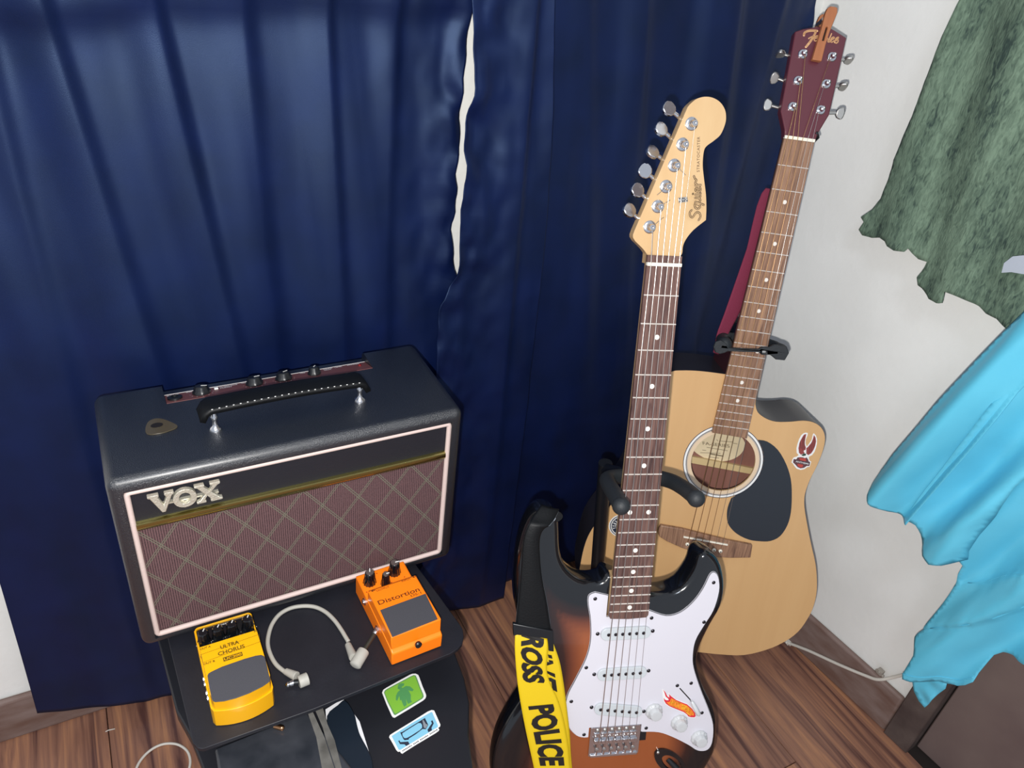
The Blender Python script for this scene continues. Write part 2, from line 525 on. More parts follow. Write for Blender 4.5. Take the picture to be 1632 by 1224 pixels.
G().lathe([(.026, 0), (.026, .006), (.012, .012), (.012, .04), (.026, .05), (.028, .066), (.018, .075), (.001, .076)], 20,
          MW @ zto((1.39, .013, 1.0), (0, -1, 0))).build('door_handle', M_brass, dr, smooth=40)

# ------------------------------------------------------------------ curtains
def noise3(x, y, z): return noise.noise(Vector((x, y, z)))
FOLDS = []
for a, b, amp, w in (((98, 122), (245, 588), .020, .016), ((20, 300), (95, 600), .016, .018), ((270, 110), (385, 600), .019, .014), ((395, 60), (445, 590), .017, .018),
                     ((530, 50), (555, 590), .016, .012), ((640, 50), (618, 560), .015, .014), ((842, 130), (800, 600), .014, .010),
                     ((960, 60), (950, 620), .010, .02), ((1050, 60), (1010, 560), .012, .018), ((1190, 60), (1120, 520), .014, .02), ((1270, 10), (1180, 330), .012, .016)):
    FOLDS.append((a, b, amp, w))
FP = [(-0.0048,1.0402),(0.0314,0.6916),(-0.0691,0.9313),(-0.0701,0.7011),(0.0945,1.0477),(0.1348,0.6592),(0.1754,1.0796),(0.1843,0.6593),(0.2666,1.088),(0.2806,0.6401),(0.3472,1.09),(0.3396,0.6609),(0.5219,1.0347),(0.5359,0.5772),(0.6255,1.0894),(0.7329,0.5101),(0.7177,1.0915),(0.7997,0.5765),(0.8765,1.0949),(0.95,0.6031),(0.9585,1.1394),(0.9596,0.8319)]
FOLDS = [(FP[2 * i], FP[2 * i + 1], f[2], f[3]) for i, f in enumerate(FOLDS)]
def fold_y(x, z):
    d = 0
    for (xa, za), (xb, zb), amp, w in FOLDS:
        t = (za - z) / (za - zb)
        t = max(-.6, min(1.5, t))
        xf = xa + (xb - xa) * t
        q = (x - xf) / (w * 1.9 * (1 + .6 * max(t, 0)))
        d += amp * (math.exp(-q * q) if q < 0 else math.exp(-q * q * 8))
    d *= .60
    d += .0015 * math.sin(x * 46 + 1.3 * math.sin(z * 3)) + .014 * noise3(x * 5, z * 1.2, 3) + .004 * noise3(x * 26 + 3 * z, z * 2.2, 14)
    d += .0035 * noise3(x * 16, z * 6, 8)
    return d
def curtain(name, label, xl, xr, hem, ybase, edgeL, edgeR, step=None, nu=150, nv=210, ztop=1.9):
    def fn(u, v):
        zt = ztop + (0.1 - ztop) * v
        x0 = lerp_at(xl, zt); x1 = lerp_at(xr, zt)
        x = x0 + (x1 - x0) * u
        z = ztop + (lerp_at(hem, x) - ztop) * v
        x0 = lerp_at(xl, z); x1 = lerp_at(xr, z); x = x0 + (x1 - x0) * u
        y = ybase - fold_y(x, z) * (1 - .35 * v)
        e = max(math.exp(-(x - x0) / .045) * edgeL, math.exp(-(x1 - x) / .035) * edgeR)
        if e > .01:
            y -= e * (.017 * noise3(x * 22, z * 15, 5) + .008 * noise3(x * 45, z * 36, 9) + .003)
        if step:
            t = (z - lerp_at(step, x)) / .008
            y -= .012 / (1 + math.exp(-max(-30, min(30, t))))
        return (x, y, z)
    o = G().grid(fn, nu, nv).build(name, M_satin, smooth=180, solid=.0012)
    tag(o, label, 'curtain', 'navy satin curtain panels')
    return o
GL = [(0.4454,1.1158),(0.4423,1.0901),(0.4418,1.062),(0.4379,1.0329),(0.4401,1.0067),(0.4414,0.9796),(0.4451,0.9556),(0.4411,0.9395),(0.4381,0.9085),(0.4428,0.8889),(0.4422,0.8537),(0.4384,0.8291),(0.4429,0.8077),(0.4446,0.7837),(0.4514,0.7585)]
GR = [(0.4327,1.1196),(0.4362,1.0948),(0.4389,1.0604),(0.4415,1.0281),(0.4384,1.0097),(0.4361,0.9871),(0.4348,0.9678),(0.4353,0.956),(0.4396,0.9317),(0.4404,0.9111),(0.4376,0.8902),(0.4373,0.8555),(0.44,0.833),(0.4402,0.8193),(0.44,0.7913),(0.4386,0.7725)]
LE = [(-0.204,0.3635),(-0.2097,0.232),(-0.2176,0.0742)]
HL = [(-0.2176,0.0742),(-0.0257,0.015)]
HR = [(0.4788,0.0346),(0.56,0.0142),(0.6348,0.0214)]
ST = [(-0.0456,1.0876),(0.0098,1.0897),(0.0588,1.0966),(0.0824,1.1073),(0.1337,1.104),(0.1954,1.1097),(0.2544,1.116),(0.3099,1.1106),(0.3767,1.109),(0.4192,1.1157)]
M3 = [(0.5468,1.1308),(0.5641,0.9944),(0.5833,0.7922)]
RE = [(1.0322,1.1507),(1.0338,1.1249),(1.0417,1.0433),(1.0689,0.8575)]
flip = lambda t: [(b, a) for a, b in t]
GLs = [(x, z) for x, z in GL] + [(GL[-1][0] + .012, GL[-1][1] - .015), (GL[-1][0] + .034, GL[-1][1] - .06), (GL[-1][0] + .036, .05)]
GLs = [(GL[0][0] + .004, GL[0][1] + .03), (GL[0][0] + .012, GL[0][1] + .2)] + GLs
GRs = [(GR[0][0] - .002, GR[0][1] + .02), (GR[0][0] - .004, 1.9)] + list(GR) + [(GR[-1][0] - .006, GR[-1][1] - .015), (GR[-1][0] - .024, GR[-1][1] - .05), (GR[-1][0] - .026, .05)]
curtain('curtain', 'wide navy satin curtain hanging left of the gap, behind the amplifier',
        [(LE[0][0] + .02, 1.9)] + list(LE) + [(LE[-1][0], .02)], GLs, [(z, x) for x, z in HL] + [(HL[-1][1] + .01, .5)], .930, 0, .9, flip(ST), nu=300)
ME = [(M3[0][0] - .004, 1.9)] + list(M3) + [(M3[-1][0] + .012, .5), (M3[-1][0] + .02, .05)]
curtain('curtain', 'narrow navy satin curtain panel with puckered hem right of the gap',
        GRs, ME, [(z, x) for x, z in HR], .902, 1, .15, nu=110)
curtain('curtain', 'dark navy satin curtain behind the two guitars, reaching the corner',
        [(a - .02, b) for a, b in ME], [(RE[0][0], 1.9)] + list(RE) + [(RE[-1][0] + .01, .05)], [(z, x) for x, z in HR] + [(HR[-1][1] + .01, 1.03)], .935, 0, .4, nu=260)

# ------------------------------------------------------------------ black two-tier stand
st = thing('black_stand', 'black two-tier stand holding the amplifier and the two pedals', 'stand', (.155, .70, 0))
OFF = Matrix.Translation((-.155, -.70, 0))
bd = [(-.0048, .5560), (-.0028, .5510), (.0010, .5484), (.0060, .5477), (.1251, .5472), (.3040, .5552), (.3150, .5580), (.3240, .5630), (.3305, .5720), (.3342, .5830), (.3344, .5900), (.3277, .6472), (.300, .862), (-.017, .862), (-.0117, .7023), (-.0063, .5583)]
G().prism(bd, .408, .414, T=OFF).build('top_board', M_shelf, st, bevel=.0012)
ti = [(-.03, .86), (-.0186, .653), (-.008, .610), (-.002, .566)] + [(.16 + .162 * math.cos(R(a)), .52 + .19 * math.sin(R(a))) for a in range(180, 271, 10)] + \
     [(.16 + .17 * math.cos(R(a)), .565 + .235 * math.sin(R(a))) for a in range(280, 320, 10)] + [(.3001, .4792), (.3194, .5186), (.329, .5554), (.3337, .5968), (.336, .65), (.32, .86)]
G().prism(ti, .330, .350, T=OFF).build('lower_tier', M_tier, st, bevel=.002)
G().box(.004, .018, .60, .84, .350, .408, OFF).build('side_panel', M_shelf, st)
G().box(.282, .296, .60, .84, .350, .408, OFF).build('side_panel', M_shelf, st)
for x, y in ((.035, .60), (.285, .60), (.04, .80), (.27, .80)):
    g = G().tube([(x, y, .332), (x, y, 0)], [.014, .010], 12, T=OFF)
    g.build('leg', M_tier, st, smooth=40)
# print stickers
def sticker(name, parent, layers, z, th=.0003, T=None, label=None, dz=1):
    """stack of thin printed shapes, the first is the backing"""
    root = None
    for i, (pts, m) in enumerate(layers):
        g = G(); zz = z + dz * th * (1 + i * .5)
        for p in pts: g.prism(p, z if i == 0 else zz - dz * th * .3, zz, T=T)
        o = g.build(name if root is None else 'print', m, parent if root is None else root)
        if root is None: root = o
    if label: root['label'] = label
    return root
gz = [(0.2209,0.577),(0.2238,0.5804),(0.2288,0.5818),(0.2459,0.5849),(0.2639,0.588),(0.2674,0.588),(0.2715,0.5865),(0.2738,0.5834),(0.2738,0.579),(0.2726,0.5646),(0.2722,0.5522),(0.2713,0.5493),(0.2692,0.547),(0.2654,0.5454),(0.2433,0.5409),(0.2271,0.5379),(0.2235,0.5371),(0.2216,0.5385),(0.2209,0.5412),(0.2205,0.559)]
gi = [(0.2231,0.5761),(0.2254,0.5787),(0.2297,0.5798),(0.2467,0.5825),(0.264,0.5852),(0.2681,0.5854),(0.2704,0.5838),(0.2705,0.5797),(0.2694,0.566),(0.269,0.5536),(0.2682,0.55),(0.2653,0.548),(0.2431,0.5435),(0.2281,0.5406),(0.2252,0.54),(0.2239,0.5418),(0.2236,0.5463),(0.2227,0.5619)]
gf = [(0.224,0.5756),(0.2261,0.5774),(0.2304,0.5785),(0.2474,0.5812),(0.264,0.5839),(0.2676,0.584),(0.269,0.5831),(0.2688,0.5791),(0.268,0.566),(0.2676,0.5542),(0.2669,0.5512),(0.2641,0.5492),(0.2432,0.5451),(0.2287,0.5422),(0.2263,0.5417),(0.2254,0.543),(0.2249,0.5476),(0.2238,0.5627)]
gb = [(0.2408,0.575),(0.2466,0.5745),(0.2476,0.5727),(0.2526,0.5739),(0.2573,0.5712),(0.26,0.5647),(0.2576,0.5631),(0.2549,0.565),(0.2534,0.5669),(0.2537,0.5589),(0.2511,0.5522),(0.2514,0.5488),(0.2455,0.5482),(0.2459,0.5564),(0.2437,0.5477),(0.2397,0.5462),(0.2395,0.5515),(0.2399,0.5571),(0.238,0.5566),(0.2396,0.5637),(0.2347,0.558),(0.2334,0.5599),(0.2357,0.5654),(0.2396,0.5696),(0.2436,0.5712)]
gh = [(0.2423,0.577),(0.2453,0.5804),(0.2491,0.5798),(0.252,0.5782),(0.2504,0.5755),(0.2466,0.5745),(0.242,0.5745)]
M_grn = mat('green_print', (122, 178, 58), .5); M_grd = mat('dark_green_print', (92, 140, 84), .5); M_grf = mat('green_figure', (78, 142, 84), .5)
M_blu = mat('blue_print', (126, 186, 212), .5); M_nvy = mat('navy_print', (34, 42, 60), .5)
sticker('green_sticker', st, [([gz], M_white), ([gi], M_grd), ([gf], M_grn), ([gb, gh], M_grf)], .35, T=OFF, label='green rounded sticker with a darker green figure and white border')
bz = [(0.2079,0.5152),(0.2098,0.5173),(0.2137,0.5183),(0.2407,0.5234),(0.2651,0.5284),(0.2702,0.5284),(0.2729,0.5266),(0.273,0.5236),(0.2728,0.5143),(0.2726,0.5052),(0.2714,0.5032),(0.2681,0.5019),(0.2688,0.4998),(0.2674,0.4983),(0.2632,0.4971),(0.2339,0.4923),(0.2188,0.4894),(0.2153,0.4885),(0.2138,0.4901),(0.2138,0.4922),(0.2112,0.493),(0.2101,0.4958),(0.2092,0.5049)]
bi = [(0.2112,0.5152),(0.2399,0.5213),(0.2686,0.5259),(0.2697,0.5251),(0.2693,0.5054),(0.2682,0.5034),(0.236,0.4978),(0.2147,0.494),(0.2129,0.4948)]
b1 = [(0.2225,0.5153),(0.2254,0.515),(0.2534,0.5204),(0.2582,0.5213),(0.2582,0.5145),(0.2584,0.5108),(0.2533,0.5066),(0.2497,0.5085),(0.239,0.5053),(0.2296,0.5035),(0.2286,0.5022),(0.2237,0.5035),(0.223,0.5059)]
b2 = [(0.2243,0.513),(0.2295,0.5143),(0.2474,0.518),(0.2504,0.517),(0.2511,0.514),(0.2498,0.5103),(0.2458,0.5084),(0.2338,0.5059),(0.2275,0.5051),(0.2247,0.506),(0.2237,0.5091)]
b3 = [(0.2163,0.5059),(0.2181,0.5057),(0.2182,0.5033),(0.2244,0.5011),(0.2272,0.5002),(0.2276,0.4962),(0.2228,0.4957),(0.2218,0.4985),(0.2168,0.501)]
b4 = [(0.2634,0.5141),(0.2656,0.5147),(0.2656,0.5101),(0.2606,0.5055),(0.2597,0.502),(0.2546,0.5015),(0.2549,0.505),(0.2596,0.5084),(0.2635,0.511)]
b5 = [(0.2539,0.5195),(0.2553,0.5195),(0.256,0.5131),(0.2579,0.511),(0.2536,0.5074),(0.2517,0.5094)]
bt = [(0.2164,0.4916),(0.267,0.5006)]
bs = sticker('blue_sticker', st, [([bz], M_white), ([bi], M_blu), ([b1, b3, b4], M_nvy), ([b2], M_blu), ([b5], mat('grey_print', (128, 134, 142), .5))], .35, T=OFF,
             label='pale blue sticker with a black ring drawing between two raised arms')
g = G()
for k in range(26):
    if k in (7, 12, 19): continue
    t0 = k / 26; a = Vector(bt[0]).lerp(Vector(bt[1]), t0); b = Vector(bt[0]).lerp(Vector(bt[1]), t0 + .022)
    n = Vector((-(b - a).y, (b - a).x)).normalized() * .0008
    g.prism([a - n, b - n, b + n * (1 if k % 3 else .4), a + n * (1 if k % 2 else .5)], .3503, .3506, T=OFF)
g.build('caption', M_nvy, bs)

# things lying on the lower tier
dc = [(0.0143,0.573),(0.0132,0.5478),(0.0113,0.5186),(0.1582,0.4524),(0.1521,0.4858),(0.1241,0.577)]
o = G().prism(dc, .351, .368).build('plastic_case', M_dusty, bevel=.003, seg=3)
tag(base_origin(o), 'dusty glossy black plastic case tucked under the front edge of the stand board', 'case')
gs = [(0.1239,0.5767),(0.1299,0.5746),(0.1334,0.5347),(0.1326,0.4644),(0.1167,0.4716),(0.1245,0.5396)]
gs2 = [(0.1331,0.5765),(0.1427,0.576),(0.1415,0.5503),(0.1433,0.5273),(0.1405,0.49),(0.1398,0.4612),(0.134,0.4638),(0.1342,0.5314),(0.135,0.5491)]
o.name = 'plastic_case'
g = G().prism([(a - o.location.x, b - o.location.y) for a, b in gs], .0165, .0172).build('worn_strip', M_greyst, o, label='worn grey strip')
g = G().prism([(a - o.location.x, b - o.location.y) for a, b in gs2], .0165, .0172).build('worn_strip', M_greyst, o, label='worn grey strip')
bp = [(0.0826,0.5714),(0.0901,0.5655)]
o2 = G().tube([(bp[0][0], bp[0][1], .372), (bp[1][0], bp[1][1], .372)], [.003, .0035], 10).ball((bp[1][0], bp[1][1], .372), .0035).build('brass_tip', M_brass, smooth=60)
tag(base_origin(o2), 'small copper-coloured metal tip lying on the dusty black case', 'connector')
pp = [(0.1473,0.5805),(0.1712,0.5865),(0.1734,0.5816),(0.1779,0.5607),(0.1809,0.5477),(0.1795,0.5214),(0.1783,0.4996),(0.1757,0.4818),(0.1705,0.4618),(0.1304,0.4798),(0.1445,0.5678)]
o = G().prism(pp, .3508, .3535).build('paper_scrap', M_paper)
tag(base_origin(o), 'white paper scrap showing at the edges of the black pouch', 'paper')
pu = [(0.1449,0.5655),(0.1611,0.5743),(0.1721,0.5773),(0.1764,0.556),(0.1748,0.5399),(0.174,0.5239),(0.1772,0.4966),(0.1746,0.4786),(0.1675,0.4559),(0.1344,0.4707),(0.1365,0.5108),(0.14,0.5368)]
o = G().prism(sm2(pu, 3), .3538, .363).build('pouch', mat('pouch_vinyl', (24, 32, 42), .28), bevel=.003, seg=3)
tag(base_origin(o), 'curved black pouch lying on the lower tier beside the plastic case', 'pouch')

# ------------------------------------------------------------------ amplifier
AMP = (-0.03990,0.69708,0.42638)
W_, D_, H_ = .4066, .1734, .2623
am = thing('guitar_amplifier', 'black vinyl guitar amplifier with diamond grille cloth standing on the board', 'amplifier', AMP)
me = bpy.data.meshes.new('cabinet')
bm = bmesh.new()
bmesh.ops.create_cube(bm, size=1)
for v in bm.verts:
    v.co = Vector(((v.co.x + .5) * W_, (v.co.y + .5) * D_, (v.co.z + .5) * H_))
bmesh.ops.bevel(bm, geom=list(bm.edges), offset=.011, segments=5, affect='EDGES', profile=.5)
bm.to_mesh(me); bm.free()
me.materials.append(M_tolex)
cab = bpy.data.objects.new('cabinet', me); COL.objects.link(cab)
cut = G().prism([(.126, H_ - .001), (.126, H_ + .03), (.20, H_ + .03), (.20, .246), (.166, .2495)], .0755, .3305,
                T=Matrix(((0, 0, 1, 0), (1, 0, 0, 0), (0, 1, 0, 0), (0, 0, 0, 1)))).build('cut', M_tolex)
cut2 = G().box(.0150, W_ - .0150, -.02, .012, .0120, .2462).build('cut', M_tolex)
for c in (cut, cut2):
    bo = cab.modifiers.new('b', 'BOOLEAN'); bo.object = c; bo.operation = 'DIFFERENCE'; bo.solver = 'EXACT'
dg = bpy.context.evaluated_depsgraph_get()
nm = bpy.data.meshes.new_from_object(cab.evaluated_get(dg))
cab.modifiers.clear(); cab.data = nm
for c in (cut, cut2): bpy.data.objects.remove(c)
nm.polygons.foreach_set('use_smooth', [True] * len(nm.polygons)); nm.set_sharp_from_angle(angle=R(32))
cab.parent = am; cab.name = 'cabinet'
G().tube([(a, -.0005, b) for a, b in rrect(.0178, .3888, .0150, .2425, .004, 3)],   .0034, 8, True, T=Matrix.Translation((0, .0045, 0))).build('piping', M_piping, am, smooth=60)
BF = Matrix.Translation((0, .0055, -.0040))
G().box(.0160, .3905, .0005, .0064, .2025, .2490, BF).build('logo_panel', M_blackp, am)
G().box(.0160, .3905, .0025, .0064, .0170, .190, BF).build('grille_cloth', M_grille, am)
G().prism([(.0015, .1895), (-.0035, .192), (-.0045, .196), (-.0035, .2005), (.0015, .2030), (.006, .2030), (.006, .1895)], .0205, .3860,
          T=BF @ Matrix(((0, 0, 1, 0), (1, 0, 0, 0), (0, 1, 0, 0), (0, 0, 0, 1)))).build('gold_trim', M_gold, am, smooth=50)
# raised chrome letters
LT = BF @ Matrix(((1, 0, 0, .0362), (0, 0, 1, 0), (0, 1, 0, .2150), (0, 0, 0, 1)))
k = .001
lo = [[(0, 25.5), (11.5, 25.5), (11.5, 23), (10, 22.4), (14.8, 9.5), (18.6, 20.5), (16.8, 23), (16.8, 25.5), (26.5, 25.5), (26.5, 23), (24.5, 22), (15.6, 0), (12, 0), (2.4, 22), (0, 23)]]
lo2 = [[(47, 25.5), (57.5, 25.5), (57.5, 23), (56.3, 22.5), (72.0, 3.2), (74.8, 2.6), (74.8, 0), (62, 0), (62, 2.6), (63.2, 3.2), (49.6, 22.5), (47, 23)],
       [(63, 25.5), (74.0, 25.5), (74.0, 23), (71.8, 22.4), (63.7, 13.6), (61.8, 15.6), (66, 22), (63, 23)],
       [(47.5, 0), (57.5, 0), (57.5, 2.6), (55.4, 3.0), (59.0, 8.5), (57.2, 11.2), (51, 3.4), (47.5, 2.6)]]
for i, sh in enumerate((lo, None, lo2)):
    g = G()
    if sh:
        for j, p in enumerate(sh):
            g.prism([(a * k, b * k) for a, b in p], -.0090 + j * .0002, -.0035, T=LT)
    else:
        g.prism(circle(.0365, .0125, .0122, 28, .0125), -.0090, -.0035, [circle(.0365, .0128, .0062, 28, .0078)], LT)
    g.build('logo_letter', M_logo, am, bevel=.0007)
G().box(.045, .108, -.0035, .0006, .2205, .2225, BF).build('logo_bar', M_logo, am)
# control panel in the rear recess
PA = axes((.0755, .126, H_ - .0008), (1, 0, 0), (0, .040, -.0122))
pn = G().box(.0005, .2545, .0005, .036, 0, .0012, PA).build('control_panel', mat('maroon_panel', (104, 62, 62), .45), am)
G().box(.0005, .2545, .0338, .0345, .0012, .0015, PA).build('panel_line', M_white, pn)
for px_, sz in ((.042, 1), (.105, 1), (.1415, 1), (.181, .8)):
    g = G().lathe([(.0105 * sz, .001), (.0105 * sz, .004), (.0088 * sz, .006), (.0082 * sz, .0095), (.007 * sz, .0108), (.0005, .0108)], 24, PA @ Matrix.Translation((px_, .0175, 0)), .04, 16)
    kn = g.build('knob', M_black, pn, smooth=40)
    G().box(-.0006, .0006, -.0075 * sz, -.0005,   .0109, .0112, PA @ Matrix.Translation((px_, .0175, 0)) @ Matrix.Rotation(R(40 + 60 * px_ * 10), 4, 'Z')).build('pointer', M_white, kn)
G().lathe([(.0085, .001), (.0085, .0035), (.0045, .0045), (.0045, .002)], 20, PA @ Matrix.Translation((.0110, .014, 0))).build('input_jack', M_black, pn, smooth=40)
g = G()
for s_, x_, y_, w_ in (('INPUT', .003, .0275, .014), ('OVERDRIVE', .0640, .0275, .022), ('CLEAN', .0640, .0225, .014), ('GAIN', .025, .0290, .007), ('VOL', .0905, .0285, .007),
                       ('TONE', .165, .0285, .007), ('PHONE', .1960, .0285, .012), ('LINE', .2115, .0285, .010), ('OUT', .1960, .0240, .010), ('POWER', .2290, .0285, .017)):
    text_flat(g, s_, PA @ Vector((x_, y_, .0013)), (1, 0, 0), PA.to_3x3() @ Vector((0, 1, 0)), w_, .0030, bold=.04)
for cx_ in (.042, .105, .1415):
    for a in (-150, -120, -90, -60, -30, 0, 180, 210 - 30):
        q = PA @ Vector((cx_ + .0135 * math.cos(R(a)), .0175 + .0135 * math.sin(R(a)), .0013))
        g.add([q + Vector((dx, dy * .95, -dy * .3)) for dx, dy in ((-.0005, -.0005), (.0005, -.0005), (.0005, .0005), (-.0005, .0005))], [(0, 1, 2, 3)])
g.build('panel_lettering', M_white, pn)['kind'] = 'stuff'
G().box(.0575, .0620, .0225, .0275, .0012, .003, PA).build('switch', M_white, pn)
G().lathe([(.0022, .001), (.002, .003), (.0005, .0036)], 12, PA @ Matrix.Translation((.243, .020, 0))).build('power_lamp', mat('red_lamp', (120, 20, 20), .2), pn, smooth=60)
# strap handle on two posts
hz = H_ + .033
def hpt(u, v):
    x = .1055 + .192 * u
    zz = hz + .0030 * math.sin(math.pi * u) - (.011 * max(0, 1 - u / .05) ** 2 + .011 * max(0, (u - .95) / .05) ** 2)
    return (x, .0475 + .026 * v + .006 * u * 0, zz - .0022 * (2 * v - 1) ** 2)
ha = G().grid(hpt, 40, 8).build('handle', M_leather, am, smooth=180, solid=.0065)
g = G()
for i in range(23):
    q = hpt(.06 + .88 * i / 22, .06)
    g.ball((q[0], q[1] - .001, q[2] + .0034), (.0011, .0006, .0005), 6, 4)
g.build('stitching', M_white, ha)
for x_, y_ in ((.1190, .058), (.2905, .0605)):
    p_ = G().lathe([(.0072, H_ - .0008), (.0072, H_ + .001), (.0058, H_ + .004), (.0032, H_ + .006), (.0028, H_ + .014), (.0042, H_ + .016), (.0042, H_ + .019), (.0028, H_ + .021), (.0026, H_ + .031)], 18,
                   Matrix.Translation((x_, y_, 0))).build('handle_post', M_chrome, am, smooth=50)
for x_ in (.055, .315):
    for y_ in (.03, .145):
        G().lathe([(.008, -.0096), (.010, -.004), (.010, .002)], 16, Matrix.Translation((x_, y_, 0))).build('rubber_foot', M_rubber, am, smooth=40)

# pick
pk = [(0.0475,0.0763),(0.0488,0.0856),(0.0526,0.0949),(0.0586,0.0983),(0.0641,0.0974),(0.0698,0.093),(0.0758,0.0856),(0.0811,0.0771),(0.0784,0.0729),(0.0725,0.0707),(0.0649,0.0688),(0.0551,0.069),(0.0499,0.0713)]
pk = [(a + AMP[0], b + AMP[1]) for a, b in pk]
zt_ = AMP[2] + H_
o = G().prism(sm2(pk, 3), zt_ + .0003, zt_ + .0016).build('guitar_pick', M_tort, bevel=.0004)
tag(base_origin(o), 'brown translucent guitar pick lying on top of the amplifier', 'pick')
G().prism(circle(0, 0, .0065, 18, .0045), .0014, .0017, T=Matrix.Translation((-.004, .001, 0))).build('print', M_ink, o)

# ------------------------------------------------------------------ orange pedal
OP = (.2287, .5667, .414)
pe = thing('distortion_pedal', 'orange guitar effects pedal with three black knobs', 'effects pedal', OP, rz=R(2))
YZ = Matrix(((0, 0, 1, 0), (1, 0, 0, 0), (0, 1, 0, 0), (0, 0, 0, 1)))
G().prism([(0, .001), (0, .0225), (.006, .0265), (.129, .033), (.129, .001)], 0, .0690, T=YZ).build('housing', M_orange, pe, bevel=.0016)
G().prism([(.0045, .0262), (.006, .0475), (.0865, .0475), (.0865, .031)], .0008, .0682, T=YZ).build('treadle', M_orange, pe, bevel=.0012)
cR, sR = math.cos(R(-2)), math.sin(R(-2))
def to_op(pts): return [((a - OP[0]) * cR - (b - OP[1]) * sR, (a - OP[0]) * sR + (b - OP[1]) * cR) for a, b in pts]
G().prism(to_op([(0.2308,0.6171),(0.2938,0.6203),(0.2925,0.5766),(0.2307,0.5727)]), .0474, .0486).build('rubber_pad', M_pad, pe, bevel=.0004)
zt_ = .0477
g = G()
q = to_op([(0.2325,0.6256),(0.2894,0.6286),(0.275,0.6224),(0.2895,0.623),(0.2369,0.6474),(0.255,0.6476),(0.2729,0.6502),(0.2858,0.65),(0.2304,0.6493),(0.2357,0.6496),(0.2944,0.6524),(0.2885,0.6515),(0.2273,0.6551),(0.2907,0.6572)])
def tx(a, b, h, s_, **kk):
    text_flat(g, s_, (a[0], a[1], zt_), (1, 0, 0), (0, 1, 0), b[0] - a[0], h, **kk)
tx(q[0], q[1], .0072, 'Distortion', bold=.012); tx(q[2], q[3], .0036, 'DS-1', bold=.01); tx(q[4], q[5], .0030, 'OUTPUT', bold=.01); tx(q[6], q[7], .0030, 'INPUT', bold=.01)
for a, d in ((q[8], 1), (q[11], 1)):
    x_, y_ = a[0], a[1] + .0014
    g.add([(x_, y_, zt_), (x_ + .003, y_ + .0022, zt_), (x_ + .0022, y_ + .0005, zt_), (x_ + .006, y_ + .0005, zt_), (x_ + .006, y_ - .0005, zt_), (x_ + .0022, y_ - .0005, zt_), (x_ + .003, y_ - .0022, zt_)], [(0, 1, 2, 3, 4, 5, 6)])
g.build('lettering', M_oink, pe)
g = G()
g.add([(q[12][0], .0845, zt_), (q[13][0], .0845, zt_), (q[13][0], .0850, zt_), (q[12][0], .0850, zt_)], [(0, 1, 2, 3)])
g.build('print_line', M_oink, pe)
for x_, y_, r_ in ((.0135, .112, .0078), (.0318, .101, .0058), (.0500, .115, .0078)):
    T_ = Matrix.Translation((x_, y_, .032))
    kn = G().lathe([(r_ * 1.12, 0), (r_ * 1.1, .002), (r_ * .86, .010), (r_ * .80, .018), (r_ * .7, .019)], 26, T_, .06, 13).build('knob', M_glossb, pe, smooth=40)
    G().lathe([(r_ * .66, .0185), (r_ * .66, .0198), (.0002, .0198)], 20, T_).build('knob_cap', M_nickel, kn, smooth=40)
    G().box(-.0006, .0006, r_ * .1, r_ * .82, .0198, .0201, T_ @ Matrix.Rotation(R(-20 if x_ < .02 else -95), 4, 'Z')).build('pointer', M_white, kn)
g = G()
for x_, y_ in ((.004, .098), (.0135, .0985), (.0235, .119), (.040, .100), (.0595, .102), (.0275, .122)):
    zz = .0265 + (y_ - .006) * .0065 / .123 + .0003
    g.prism(circle(x_, y_, .0008, 8), zz, zz + .0003)
g.build('panel_dots', mat('red_print', (150, 30, 10), .5), pe)['kind'] = 'stuff'
G().lathe([(.0001, 0), (.0042, 0), (.0044, .003), (.003, .0042), (.0001, .0042)], 20, zto((.0345, -.0, .0245), (0, -1, .25))).build('thumb_screw', M_black, pe, smooth=40)
for y_, z_ in ((.093, .021), (.047, .018)):
    G().lathe([(.0052, -.0005), (.0052, .0015), (.0035, .0018), (.0035, .0035), (.0001, .0035)], 12, zto((0, y_, z_), (-1, 0, 0))).build('jack_socket', M_chrome, pe, smooth=30)

# ------------------------------------------------------------------ yellow pedal
YP = (.0178, .5655, .414)
pe = thing('chorus_pedal', 'yellow guitar effects pedal with four black knobs', 'effects pedal', YP)
def yo(ins, y0, y1, r=.007, bulge=.005):
    w = .0685
    o = []
    for i in range(9):
        u = i / 8; x = ins + r + (w - 2 * ins - 2 * r) * u
        o.append((x, y0 - bulge * (1 - (2 * u - 1) ** 2)))
    o = [(ins, y0 + r), (ins + r * .3, y0 + r * .3)] + o + [(w - ins - r * .3, y0 + r * .3), (w - ins, y0 + r)]
    return o + [(w - ins, y1), (ins, y1)]
G().prism(yo(0, .002, .1225), .001, .0285).build('housing', M_yellow, pe, bevel=.002, seg=3)
G().prism(yo(.0018, .0035, .0785), .0285, .0500).build('treadle', M_yellow, pe, bevel=.0022, seg=3)
rim = rrect(.0006, .0679, .076, .1223, .005)
G().prism(rim, .0284, .0335, [rrect(.0022, .0663, .0775, .1207, .004)]).build('rim', M_yellow, pe, bevel=.0006)
pn = G().prism(rrect(.0020, .0665, .0777, .1209, .004), .0284, .0310).build('knob_panel', M_glossb, pe)
def to_yp(pts): return [(a - YP[0], b - YP[1]) for a, b in pts]
pd = to_yp([(0.021,0.6012),(0.0223,0.6035),(0.0263,0.605),(0.0376,0.607),(0.0501,0.6074),(0.0627,0.6078),(0.0753,0.6072),(0.0814,0.6058),(0.084,0.603),(0.0845,0.5994),(0.0838,0.5824),(0.083,0.5682),(0.0807,0.5664),(0.0733,0.5637),(0.058,0.561),(0.0434,0.5605),(0.0317,0.5618),(0.0228,0.5646),(0.0208,0.5669),(0.0203,0.5705),(0.0203,0.5842)])
G().prism(pd, .0499, .0510).build('rubber_pad', M_pad, pe, bevel=.0004)
